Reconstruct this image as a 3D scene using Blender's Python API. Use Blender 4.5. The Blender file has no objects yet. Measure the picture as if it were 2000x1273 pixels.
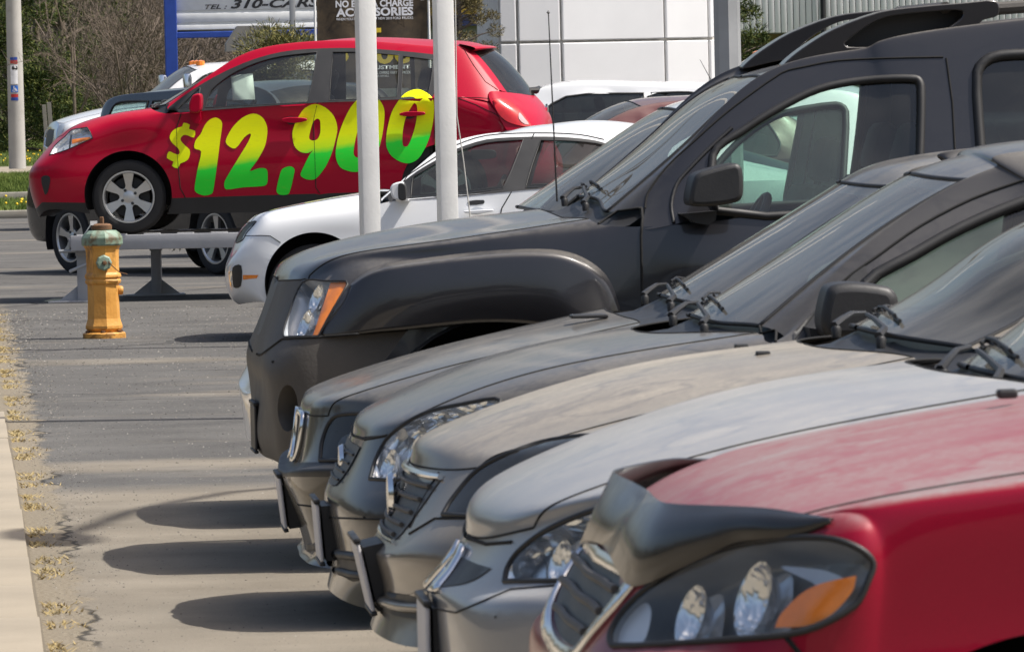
import bpy, bmesh, math, random
import numpy as np
from mathutils import Vector, Matrix
from mathutils.bvhtree import BVHTree
from mathutils.geometry import delaunay_2d_cdt
random.seed(7); RNG = np.random.default_rng(7)
SC = bpy.context.scene
COL = SC.collection
rad = math.radians

# ------------------------------------------------------------------ camera
FPX, CXP, CYP = 13500.0, 1000.0, 636.5        # focal length in pixels of a 2000 x 1273 frame
CAM_H = 1.68
YAW = math.atan(1080.0 / FPX); TILT = math.atan((CYP - 178.0) / FPX); ROLL = rad(1.3)
FWD = np.array([math.sin(YAW) * math.cos(TILT), math.cos(YAW) * math.cos(TILT), -math.sin(TILT)])
_r0 = np.array([math.cos(YAW), -math.sin(YAW), 0.0]); _u0 = np.cross(_r0, FWD)
RGT = _r0 * math.cos(ROLL) - _u0 * math.sin(ROLL)
UPV = _u0 * math.cos(ROLL) + _r0 * math.sin(ROLL)
CAM = np.array([0.0, 0.0, CAM_H])
cam_data = bpy.data.cameras.new('camera'); cam = bpy.data.objects.new('camera', cam_data); COL.objects.link(cam)
m = Matrix.Identity(4)
for i in range(3):
    m[i][0] = RGT[i]; m[i][1] = UPV[i]; m[i][2] = -FWD[i]; m[i][3] = CAM[i]
cam.matrix_world = m
cam_data.sensor_width = 36.0; cam_data.lens = 36.0 * FPX / 2000.0
cam_data.clip_start = 0.5; cam_data.clip_end = 3000
cam_data.dof.use_dof = True; cam_data.dof.focus_distance = 44.0; cam_data.dof.aperture_fstop = 32.0
SC.camera = cam

# ------------------------------------------------------------------ sky and sun
SUN_EL, SUN_AZ = rad(57), rad(-14)             # azimuth measured from +X towards +Y
world = bpy.data.worlds.new('World'); SC.world = world; world.use_nodes = True
wn = world.node_tree.nodes; wl = world.node_tree.links
sky = wn.new('ShaderNodeTexSky'); sky.sky_type = 'NISHITA'; sky.sun_disc = False
sky.sun_elevation = SUN_EL; sky.sun_rotation = math.pi / 2 - SUN_AZ
sky.air_density = 1.0; sky.dust_density = 4.5; sky.ozone_density = 0.2
wn['Background'].inputs[1].default_value = 0.122
wl.new(sky.outputs[0], wn['Background'].inputs[0])
sun_data = bpy.data.lights.new('sun', 'SUN'); sun_data.energy = 4.9; sun_data.angle = rad(0.53); sun_data.color = (1.0, 0.96, 0.90)
sun = bpy.data.objects.new('sun', sun_data); COL.objects.link(sun)
_sd = Vector((math.cos(SUN_EL) * math.cos(SUN_AZ), math.cos(SUN_EL) * math.sin(SUN_AZ), math.sin(SUN_EL)))
sun.rotation_euler = (-_sd).to_track_quat('-Z', 'Y').to_euler()
SC.view_settings.view_transform = 'Standard'; SC.view_settings.look = 'None'
SC.view_settings.exposure = 0.28; SC.view_settings.gamma = 1.0
try: SC.view_settings.use_curve_mapping = False
except Exception: pass
SC.cycles.max_bounces = 8; SC.cycles.transparent_max_bounces = 24; SC.cycles.glossy_bounces = 5
SC.cycles.caustics_reflective = False; SC.cycles.caustics_refractive = False

def ray(px, py):
    d = FWD * FPX + RGT * (px - CXP) - UPV * (py - CYP)
    return d / np.linalg.norm(d)
def at_depth(px, py, Z):
    d = FWD * FPX + RGT * (px - CXP) - UPV * (py - CYP)
    return CAM + d * (Z / FPX)
def on_ground(px, py, z=0.0):
    d = ray(px, py); return CAM + d * ((z - CAM_H) / d[2])
def ground_below(px, Z):
    """ground point at forward depth Z in image column px"""
    a = at_depth(px, 400, Z); b = at_depth(px, 900, Z)
    t = a[2] / (a[2] - b[2]); p = a + (b - a) * t
    return p
def project(Pw):
    Pw = np.atleast_2d(Pw) - CAM
    z = Pw @ FWD
    return np.stack([CXP + FPX * (Pw @ RGT) / z, CYP - FPX * (Pw @ UPV) / z], axis=1)

# ------------------------------------------------------------------ materials
MATS = {}
def newmat(name):
    m = bpy.data.materials.new(name); m.use_nodes = True
    nt = m.node_tree; b = nt.nodes['Principled BSDF']
    return m, nt, b
def setp(b, **k):
    names = {'col': 'Base Color', 'rough': 'Roughness', 'metal': 'Metallic', 'coat': 'Coat Weight', 'coatr': 'Coat Roughness',
             'spec': 'Specular IOR Level', 'ior': 'IOR', 'trans': 'Transmission Weight', 'alpha': 'Alpha'}
    for kk, v in k.items():
        if kk == 'col' and len(v) == 3: v = (*v, 1)
        b.inputs[names[kk]].default_value = v
def node(nt, t, **k):
    n = nt.nodes.new(t)
    for kk, v in k.items():
        if kk.startswith('i_'):
            key = kk[2:]; key = int(key) if key.isdigit() else key
            n.inputs[key].default_value = v
        else: setattr(n, kk, v)
    return n
def coords(nt, scale=None, obj=True):
    tc = node(nt, 'ShaderNodeTexCoord'); out = tc.outputs['Object']
    if scale is not None:
        mp = node(nt, 'ShaderNodeMapping'); mp.inputs['Scale'].default_value = scale
        nt.links.new(out, mp.inputs['Vector']); out = mp.outputs[0]
    return out
def noise(nt, scale, detail=4.0, vec=None, rough=0.55):
    n = node(nt, 'ShaderNodeTexNoise'); n.inputs['Scale'].default_value = scale; n.inputs['Detail'].default_value = detail
    n.inputs['Roughness'].default_value = rough
    nt.links.new(vec if vec is not None else coords(nt), n.inputs['Vector']); return n.outputs['Fac']
def ramp(nt, fac, stops):
    r = node(nt, 'ShaderNodeValToRGB'); els = r.color_ramp.elements
    while len(els) < len(stops): els.new(0.5)
    for e, (p, c) in zip(els, stops):
        e.position = p; e.color = (*c, 1) if len(c) == 3 else c
    nt.links.new(fac, r.inputs[0]); return r.outputs[0]
def mixc(nt, fac, a, b, blend='MIX'):
    n = node(nt, 'ShaderNodeMix', data_type='RGBA', blend_type=blend)
    for sock, v in ((0, fac), (6, a), (7, b)):
        if isinstance(v, (int, float)): n.inputs[sock].default_value = v
        elif isinstance(v, tuple): n.inputs[sock].default_value = (*v, 1) if len(v) == 3 else v
        else: nt.links.new(v, n.inputs[sock])
    return n.outputs[2]
def mapr(nt, v, a, b, c=0.0, d=1.0):
    n = node(nt, 'ShaderNodeMapRange'); n.inputs[1].default_value = a; n.inputs[2].default_value = b
    n.inputs[3].default_value = c; n.inputs[4].default_value = d; nt.links.new(v, n.inputs[0]); return n.outputs[0]
def math_(nt, op, a, b=None):
    n = node(nt, 'ShaderNodeMath', operation=op)
    for i, v in enumerate((a, b)):
        if v is None: continue
        if isinstance(v, (int, float)): n.inputs[i].default_value = v
        else: nt.links.new(v, n.inputs[i])
    return n.outputs[0]
def bump(nt, b, h, strength=0.3, dist=0.01):
    n = node(nt, 'ShaderNodeBump'); n.inputs['Strength'].default_value = strength; n.inputs['Distance'].default_value = dist
    nt.links.new(h, n.inputs['Height']); nt.links.new(n.outputs[0], b.inputs['Normal'])

def simple(name, col, rough=0.5, metal=0.0, var=0.12, scale=8.0, coat=0.0, bmp=0.0, spec=0.5):
    if name in MATS: return MATS[name]
    m, nt, b = newmat(name); setp(b, rough=rough, metal=metal, coat=coat, spec=spec)
    f = noise(nt, scale, 6)
    lo = tuple(c * (1 - var) for c in col); hi = tuple(min(1, c * (1 + var)) for c in col)
    nt.links.new(ramp(nt, f, [(0.3, lo), (0.7, hi)]), b.inputs['Base Color'])
    nt.links.new(mapr(nt, f, 0.3, 0.7, max(0, rough - 0.06), min(1, rough + 0.06)), b.inputs['Roughness'])
    if bmp: bump(nt, b, noise(nt, scale * 12, 3), bmp, 0.003)
    MATS[name] = m; return m
def paint(name, col, metal=0.0, rough=0.35, dust=0.5, dustcol=(0.36, 0.33, 0.28), coat=1.0, flake=0.0, coatr=0.04, d0=0.03, spec=0.5):
    """car paint with a clear coat and road dust lying on the faces that look up"""
    m, nt, b = newmat(name)
    geo = node(nt, 'ShaderNodeNewGeometry'); sep = node(nt, 'ShaderNodeSeparateXYZ')
    nt.links.new(geo.outputs['Normal'], sep.inputs[0])
    up = mapr(nt, sep.outputs[2], 0.45, 0.97)
    n1 = noise(nt, 2.6, 7, coords(nt, (.6, 1, 1))); n2 = noise(nt, 60, 4); n3 = noise(nt, 9, 5, coords(nt, (.35, 1.6, 1)))
    rim = mapr(nt, math_(nt, 'ABSOLUTE', math_(nt, 'SUBTRACT', n1, .52)), .0, .02, .62, 1.0)     # dried-water outlines
    blot = math_(nt, 'MULTIPLY', math_(nt, 'MULTIPLY', mapr(nt, n1, 0.3, 0.7, 0.5, 1.05), mapr(nt, n3, .3, .7, .78, 1.12)), rim); fine = mapr(nt, n2, 0.3, 0.7, 0.75, 1.1)
    d = math_(nt, 'MULTIPLY', math_(nt, 'MULTIPLY', up, dust), math_(nt, 'MULTIPLY', blot, fine))
    d = math_(nt, 'ADD', d, math_(nt, 'MULTIPLY', blot, d0))
    base = col
    if flake:
        fl = noise(nt, 900, 1); base = mixc(nt, fl, tuple(c * (1 - flake) for c in col), tuple(min(1, c * (1 + flake)) for c in col))
    nt.links.new(mixc(nt, d, base, dustcol), b.inputs['Base Color'])
    setp(b, coat=coat, coatr=coatr, rough=rough, spec=spec)
    nt.links.new(mapr(nt, d, 0, 1, metal, 0), b.inputs['Metallic'])
    nt.links.new(mapr(nt, d, 0, 0.6, rough, 0.75), b.inputs['Roughness'])
    nt.links.new(mapr(nt, d, 0, 0.8, coat, 0.25 * coat), b.inputs['Coat Weight'])
    nt.links.new(mapr(nt, d, 0, 0.8, coatr, 0.22), b.inputs['Coat Roughness'])
    MATS[name] = m; return m
def glass(name, tint=(0.75, 0.86, 0.83), dust=0.05, ior=1.5, rough=0.0, refl=1.0):
    m, nt, b = newmat(name); nt.nodes.remove(b); out = nt.nodes['Material Output']
    tr = node(nt, 'ShaderNodeBsdfTransparent'); tr.inputs[0].default_value = (*tint, 1)
    gl = node(nt, 'ShaderNodeBsdfGlossy'); gl.inputs['Roughness'].default_value = rough
    lw = node(nt, 'ShaderNodeLayerWeight'); lw.inputs[0].default_value = 0.5; f0 = ((ior - 1) / (ior + 1)) ** 2
    fr = math_(nt, 'ADD', math_(nt, 'MULTIPLY', math_(nt, 'POWER', lw.outputs['Facing'], 5.0), 1.9 * (1 - f0) * .5 * refl), 1.9 * f0 * refl)
    mx = node(nt, 'ShaderNodeMixShader'); nt.links.new(fr, mx.inputs[0]); nt.links.new(tr.outputs[0], mx.inputs[1]); nt.links.new(gl.outputs[0], mx.inputs[2])
    last = mx.outputs[0]
    if dust:
        df = node(nt, 'ShaderNodeBsdfDiffuse'); df.inputs[0].default_value = (0.42, 0.40, 0.36, 1)
        m2 = node(nt, 'ShaderNodeMixShader')
        n = noise(nt, 3.0, 5, coords(nt, (1, 4, 1)))
        nt.links.new(mapr(nt, n, 0.3, 0.75, dust * 0.4, dust * 1.4), m2.inputs[0]); nt.links.new(last, m2.inputs[1]); nt.links.new(df.outputs[0], m2.inputs[2]); last = m2.outputs[0]
    nt.links.new(last, out.inputs[0]); MATS[name] = m; return m

M_RUB = simple('black_rubber', (0.014, 0.014, 0.015), 0.55)
M_PLA = simple('black_plastic', (0.022, 0.022, 0.023), 0.5, bmp=0.15)
M_GREYP = simple('grey_textured_plastic', (0.080, 0.072, 0.064), 0.6, bmp=0.3)
M_GAP = simple('panel_gap_shadow', (0.006, 0.006, 0.006), 0.9)
M_CHR = simple('chrome', (0.82, 0.83, 0.85), 0.12, 1.0, var=0.03)
M_ALLOY = simple('alloy_silver', (0.62, 0.62, 0.61), 0.36, 0.85, var=0.08)
M_TYRE = simple('tyre_rubber', (0.022, 0.021, 0.021), 0.8, bmp=0.4, scale=20)
M_REFL = simple('lamp_reflector', (0.90, 0.91, 0.93), 0.25, 0.5, var=0.05)
_nt = M_REFL.node_tree; _v = node(_nt, 'ShaderNodeTexVoronoi'); _v.inputs['Scale'].default_value = 28.0; _nt.links.new(coords(_nt), _v.inputs['Vector'])
bump(_nt, _nt.nodes['Principled BSDF'], _v.outputs['Distance'], 0.35, 0.012)
M_BOWL = simple('reflector_chrome', (.94, .95, .96), .16, .85, var=.03)
_nt = M_BOWL.node_tree; _v = node(_nt, 'ShaderNodeTexVoronoi'); _v.inputs['Scale'].default_value = 70.0; _nt.links.new(coords(_nt, (1, 1, .3)), _v.inputs['Vector']); bump(_nt, _nt.nodes['Principled BSDF'], _v.outputs['Distance'], 0.5, 0.012)
M_LAMPWH = simple('lamp_facets', (.95, .96, .97), .20, .80, var=.03)
_nt = M_LAMPWH.node_tree; _v = node(_nt, 'ShaderNodeTexVoronoi'); _v.inputs['Scale'].default_value = 20.0; _nt.links.new(coords(_nt, (1, 1, .6)), _v.inputs['Vector']); bump(_nt, _nt.nodes['Principled BSDF'], _v.outputs['Distance'], 1.0, 0.05)
M_LAMPIN = simple('lamp_housing_grey', (0.62, 0.64, 0.67), 0.35, 0.35)
M_LAMPMID = simple('lamp_housing_mid', (0.34, 0.355, 0.375), 0.35, 0.3)
M_LAMPDK = simple('lamp_housing_dark', (0.05, 0.055, 0.06), 0.3, 0.2)
M_SEAT = simple('seat_cloth_dark', (0.045, 0.046, 0.05), 0.9)
M_SEATG = simple('seat_cloth_grey', (0.20, 0.20, 0.19), 0.9)
M_DASH = simple('dashboard_plastic', (0.05, 0.05, 0.052), 0.7)
M_LINER = simple('headliner_beige', (0.42, 0.40, 0.35), 0.9)
M_GLASS = glass('side_glass', (0.72, 0.86, 0.80), 0.05)
M_GLASSC = glass('clear_side_glass', (0.80, 0.85, 0.80), 0.05)
M_GLASSD = glass('dark_tinted_glass', (0.10, 0.12, 0.12), 0.04)
M_WIND = glass('windscreen_glass', (0.62, 0.74, 0.72), 0.18)
M_LENS = glass('clear_lamp_lens', (0.97, 0.98, 0.98), 0.03, 1.5, refl=.45)
M_LENSD = glass('smoked_lamp_lens', (0.30, 0.32, 0.34), 0.06, 1.5, refl=.8)
def translucent(name, col):
    m, nt, b = newmat(name); setp(b, rough=0.12, coat=0.6, coatr=0.05)
    f = noise(nt, 25, 3); nt.links.new(ramp(nt, f, [(0.3, tuple(c * 0.8 for c in col)), (0.7, col)]), b.inputs['Base Color'])
    MATS[name] = m; return m
M_AMBER = translucent('amber_lens', (0.95, 0.26, 0.03))
M_REDL = translucent('red_lens', (0.55, 0.01, 0.015))
M_PLATE = simple('licence_plate_pale', (0.62, 0.60, 0.60), 0.5)

# ------------------------------------------------------------------ object helpers
def link(o, parent=None):
    COL.objects.link(o)
    if parent is not None: o.parent = parent
    return o
def tag(o, label, cat, group=None):
    o['label'] = label; o['category'] = cat
    if group: o['group'] = group
    return o
def thing(name, label, cat, loc=(0, 0, 0), rotz=0.0, group=None):
    o = bpy.data.objects.new(name, None); o.empty_display_size = 0.2; link(o)
    o.location = loc; o.rotation_euler = (0, 0, rotz); return tag(o, label, cat, group)
def mesh_obj(name, V, F, mat, parent=None, smooth=True, sharp=None):
    me = bpy.data.meshes.new(name)
    me.from_pydata([tuple(map(float, v)) for v in V], [], [tuple(int(i) for i in f) for f in F]); me.update()
    if smooth:
        me.polygons.foreach_set('use_smooth', [True] * len(me.polygons))
    o = bpy.data.objects.new(name, me); me.materials.append(mat); link(o, parent)
    if sharp is not None:
        bm = bmesh.new(); bm.from_mesh(me)
        for e in bm.edges:
            if len(e.link_faces) == 2 and e.calc_face_angle(0) > sharp: e.smooth = False
        bm.to_mesh(me); bm.free()
    return o
def struct(o, kind='structure'):
    o['kind'] = kind; return o
class MB:
    """collects simple shapes into one mesh"""
    def __init__(s): s.V = []; s.F = []
    def add(s, V, F):
        n = len(s.V); s.V += [tuple(map(float, v)) for v in V]; s.F += [tuple(i + n for i in f) for f in F]; return s
    def box(s, c, d, rz=0.0, bev=0.0, M=None):
        x, y, z = d[0] / 2, d[1] / 2, d[2] / 2
        if bev <= 0:
            V = [(-x, -y, -z), (x, -y, -z), (x, y, -z), (-x, y, -z), (-x, -y, z), (x, -y, z), (x, y, z), (-x, y, z)]
            F = [(0, 3, 2, 1), (4, 5, 6, 7), (0, 1, 5, 4), (1, 2, 6, 5), (2, 3, 7, 6), (3, 0, 4, 7)]
        else:
            bm = bmesh.new(); bmesh.ops.create_cube(bm, size=1.0)
            for v in bm.verts: v.co = Vector((v.co.x * d[0], v.co.y * d[1], v.co.z * d[2]))
            bmesh.ops.bevel(bm, geom=bm.edges[:], offset=bev, segments=2, affect='EDGES', profile=0.5)
            bm.verts.index_update(); V = [tuple(v.co) for v in bm.verts]; F = [tuple(v.index for v in f.verts) for f in bm.faces]; bm.free()
        R = M if M is not None else Matrix.Rotation(rz, 3, 'Z')
        V = [R @ Vector(v) + Vector(c) for v in V]; return s.add(V, F)
    def tube(s, pts, r, n=8, cap=True):
        pts = [np.array(p, float) for p in pts]; k = len(pts); rs = r if hasattr(r, '__len__') else [r] * k
        V = []; F = []; up = np.array([0.0, 0.0, 1.0]); pu = None
        for i, p in enumerate(pts):
            t = pts[min(i + 1, k - 1)] - pts[max(i - 1, 0)]; t = t / (np.linalg.norm(t) + 1e-12)
            if pu is None:
                a = up if abs(t[2]) < 0.95 else np.array([1.0, 0, 0]); u = np.cross(t, a)
            else: u = pu - t * (pu @ t)
            u /= np.linalg.norm(u) + 1e-12; v = np.cross(t, u); pu = u
            for j in range(n):
                a = 2 * math.pi * j / n; V.append(p + rs[i] * (u * math.cos(a) + v * math.sin(a)))
        for i in range(k - 1):
            for j in range(n):
                F.append((i * n + j, i * n + (j + 1) % n, (i + 1) * n + (j + 1) % n, (i + 1) * n + j))
        if cap: F.append(tuple(range(n - 1, -1, -1))); F.append(tuple((k - 1) * n + j for j in range(n)))
        return s.add(V, F)
    def lathe(s, prof, n=32, axis='Z', c=(0, 0, 0), cap=False):
        V = []; F = []; k = len(prof)
        for i in range(n):
            a = 2 * math.pi * i / n
            for (r, h) in prof:
                x, y = r * math.cos(a), r * math.sin(a)
                V.append({'Z': (x, y, h), 'Y': (x, h, y), 'X': (h, x, y)}[axis])
        V = [(v[0] + c[0], v[1] + c[1], v[2] + c[2]) for v in V]
        for i in range(n):
            for j in range(k - 1):
                a, b = i * k + j, ((i + 1) % n) * k + j
                F.append((a, b, b + 1, a + 1) if axis != 'Y' else (a, a + 1, b + 1, b))
        if cap:
            F.append(tuple(i * k for i in range(n))[::-1]); F.append(tuple(i * k + k - 1 for i in range(n)))
        return s.add(V, F)
    def prism(s, poly, h, fn):
        """poly: 2D outline, extruded from a=0 to a=h, fn(u, v, a) -> 3D"""
        n = len(poly); V = [fn(u, v, 0) for u, v in poly] + [fn(u, v, h) for u, v in poly]
        F = [tuple(range(n))[::-1], tuple(range(n, 2 * n))] + [(i, (i + 1) % n, n + (i + 1) % n, n + i) for i in range(n)]
        return s.add(V, F)
    def build(s, name, mat, parent=None, smooth=False, sharp=rad(35)):
        o = mesh_obj(name, s.V, s.F, mat, parent, smooth=smooth, sharp=sharp if smooth else None); return o

def fix_normals(o):
    bm = bmesh.new(); bm.from_mesh(o.data); bmesh.ops.recalc_face_normals(bm, faces=bm.faces[:]); bm.to_mesh(o.data); bm.free(); return o
def pip(P, poly):
    """points in polygon, vectorised"""
    P = np.asarray(P); poly = np.asarray(poly, float); x, y = P[:, 0], P[:, 1]; ins = np.zeros(len(P), bool)
    j = len(poly) - 1
    for i in range(len(poly)):
        xi, yi = poly[i]; xj, yj = poly[j]
        c = ((yi > y) != (yj > y)) & (x < (xj - xi) * (y - yi) / (yj - yi + 1e-12) + xi)
        ins ^= c; j = i
    return ins
def smooth_poly(pts, n=6, closed=True, tension=0.5):
    """Catmull-Rom through points; a point (x, y, 1) is kept as a sharp corner"""
    k = len(pts); out = []
    rng = range(k if closed else k - 1)
    for i in rng:
        p1, p2 = pts[i], pts[(i + 1) % k]
        p0 = pts[(i - 1) % k] if (closed or i > 0) else p1
        p3 = pts[(i + 2) % k] if (closed or i + 2 < k) else p2
        a = np.array(p1[:2], float); b = np.array(p2[:2], float)
        m1 = (b - np.array(p0[:2])) * tension; m2 = (np.array(p3[:2]) - a) * tension
        if len(p1) > 2: m1 = (b - a)
        if len(p2) > 2: m2 = (b - a)
        L = np.linalg.norm(b - a)
        for mm in (m1, m2):
            l = np.linalg.norm(mm)
            if l > L: mm *= L / l
        for q in range(n):
            t = q / n; t2, t3 = t * t, t * t * t
            out.append((2 * t3 - 3 * t2 + 1) * a + (t3 - 2 * t2 + t) * m1 + (-2 * t3 + 3 * t2) * b + (t3 - t2) * m2)
    if not closed: out.append(np.array(pts[-1][:2], float))
    return [tuple(p) for p in out]
# ------------------------------------------------------------------ car builder
def subdiv(V, F, tags, level, crease=None, fit=6):
    """Catmull-Clark surface that passes through the given cage points"""
    V = np.array(V, float); tgt = V.copy()
    me = bpy.data.meshes.new('cage'); me.from_pydata([tuple(v) for v in V], [], [tuple(f) for f in F]); me.update()
    for i, p in enumerate(me.polygons): p.material_index = int(tags[i])
    for i in range(int(max(tags)) + 1): me.materials.append(None)
    if crease:
        at = me.attributes.new('crease_edge', 'FLOAT', 'EDGE')
        for e in me.edges:
            at.data[e.index].value = crease.get((min(e.vertices), max(e.vertices)), 0.0)
    o = bpy.data.objects.new('cage', me); COL.objects.link(o)
    md = o.modifiers.new('s', 'SUBSURF'); md.levels = 1; md.render_levels = 1
    def ev():
        dg = bpy.context.evaluated_depsgraph_get(); e = o.evaluated_get(dg); return e.to_mesh(), e
    for _ in range(fit):
        me2, e = ev(); n = len(V); co = np.empty(len(me2.vertices) * 3); me2.vertices.foreach_get('co', co); co = co.reshape(-1, 3)[:n]
        e.to_mesh_clear(); V += (tgt - co); me.vertices.foreach_set('co', V.ravel()); me.update()
    md.levels = level
    me2, e = ev(); nv = len(me2.vertices); co = np.empty(nv * 3); me2.vertices.foreach_get('co', co); co = co.reshape(-1, 3)
    nf = len(me2.polygons); fi = np.empty(nf * 4, int); me2.polygons.foreach_get('vertices', fi); fi = fi.reshape(-1, 4)
    tg = np.empty(nf, int); me2.polygons.foreach_get('material_index', tg)
    e.to_mesh_clear(); bpy.data.objects.remove(o); bpy.data.meshes.remove(me)
    return co, fi, tg

class Surf:
    def __init__(s, car, V, F, T): s.car = car; s.V = V; s.F = F; s.T = T
    def normals(s):
        V, F = s.V, s.F; n = np.cross(V[F[:, 2]] - V[F[:, 0]], V[F[:, 3]] - V[F[:, 1]])
        vn = np.zeros_like(V)
        for k in range(4): np.add.at(vn, F[:, k], n)
        return vn / (np.linalg.norm(vn, axis=1, keepdims=True) + 1e-12)
    def sub(s, mask):
        F = s.F[mask]; u, inv = np.unique(F, return_inverse=True)
        return Surf(s.car, s.V[u].copy(), inv.reshape(-1, 4), s.T[mask])
    def take(s, tags):
        m = np.isin(s.T, tags); r = s.sub(m); k = s.sub(~m); s.V, s.F, s.T = k.V, k.F, k.T; return r
    def cut(s, poly, tags=None, snap=True):
        car = s.car; px = car.proj(s.V); cen = s.V[s.F].mean(1); cpx = car.proj(cen)
        ins = pip(cpx, poly)
        if tags is not None: ins &= np.isin(s.T, tags)
        if snap and ins.any():
            vi = np.zeros(len(s.V), bool); vo = vi.copy(); vi[s.F[ins].ravel()] = True; vo[s.F[~ins].ravel()] = True
            b = np.where(vi & vo)[0]; vn = s.normals(); A = np.array(poly, float); B = np.roll(A, -1, 0); C = car.cam_local
            for i in b:
                p = px[i]; d = B - A; t = np.clip(((p - A) * d).sum(1) / ((d * d).sum(1) + 1e-9), 0, 1); q = A + d * t[:, None]
                k = np.argmin(((q - p) ** 2).sum(1)); r = car.ray_local(*q[k]); n = vn[i]; dn = r @ n
                if abs(dn) < 0.12: n = np.array([0, 1.0, 0]); dn = r @ n
                new = C + r * (((s.V[i] - C) @ n) / dn)
                if np.linalg.norm(new - s.V[i]) < 0.06: s.V[i] = new
        r = s.sub(ins); k = s.sub(~ins); s.V, s.F, s.T = k.V, k.F, k.T; return r
    def bvh(s): return BVHTree.FromPolygons([Vector(v) for v in s.V], [tuple(map(int, f)) for f in s.F])
def mirror(V, F):
    n = len(V); V2 = np.array(V, float) * np.array([1, -1, 1]); F2 = [tuple(int(i) + n for i in f)[::-1] for f in F]
    return np.vstack([V, V2]), [tuple(map(int, f)) for f in F] + F2
def components(sf):
    par = list(range(len(sf.V)))
    def fd(a):
        while par[a] != a: par[a] = par[par[a]]; a = par[a]
        return a
    for f in sf.F:
        r = fd(int(f[0]))
        for i in f[1:]: par[fd(int(i))] = r
    lab = np.array([fd(int(f[0])) for f in sf.F]); u, n = np.unique(lab, return_counts=True)
    return [sf.sub(lab == k) for k in u[np.argsort(-n)]]
def weld(V, F):
    V = np.array(V, float); n = len(V); cen = np.abs(V[:, 1]) < 1e-4; idx = np.empty(n, int); k = n; V2 = []
    for i in range(n):
        if cen[i]: idx[i] = i
        else: idx[i] = k; k += 1; V2.append(V[i] * np.array([1, -1, 1]))
    V[cen, 1] = 0.0
    return (np.vstack([V, np.array(V2)]) if V2 else V), [tuple(map(int, f)) for f in F] + [tuple(int(idx[i]) for i in f)[::-1] for f in F]
def loops(F):
    """boundary loops of a face list"""
    from collections import defaultdict
    cnt = defaultdict(int); nx = {}
    for f in F:
        for i in range(len(f)):
            a, b = int(f[i]), int(f[(i + 1) % len(f)]); cnt[(min(a, b), max(a, b))] += 1
    nb = defaultdict(list)
    for (a, b), c in cnt.items():
        if c == 1: nb[a].append(b); nb[b].append(a)
    seen = set(); out = []
    for st in list(nb):
        if st in seen: continue
        lp = [st]; seen.add(st); cur = st
        while True:
            nxts = [v for v in nb[cur] if v not in seen]
            if not nxts: break
            cur = nxts[0]; seen.add(cur); lp.append(cur)
        out.append(lp)
    return out

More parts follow.
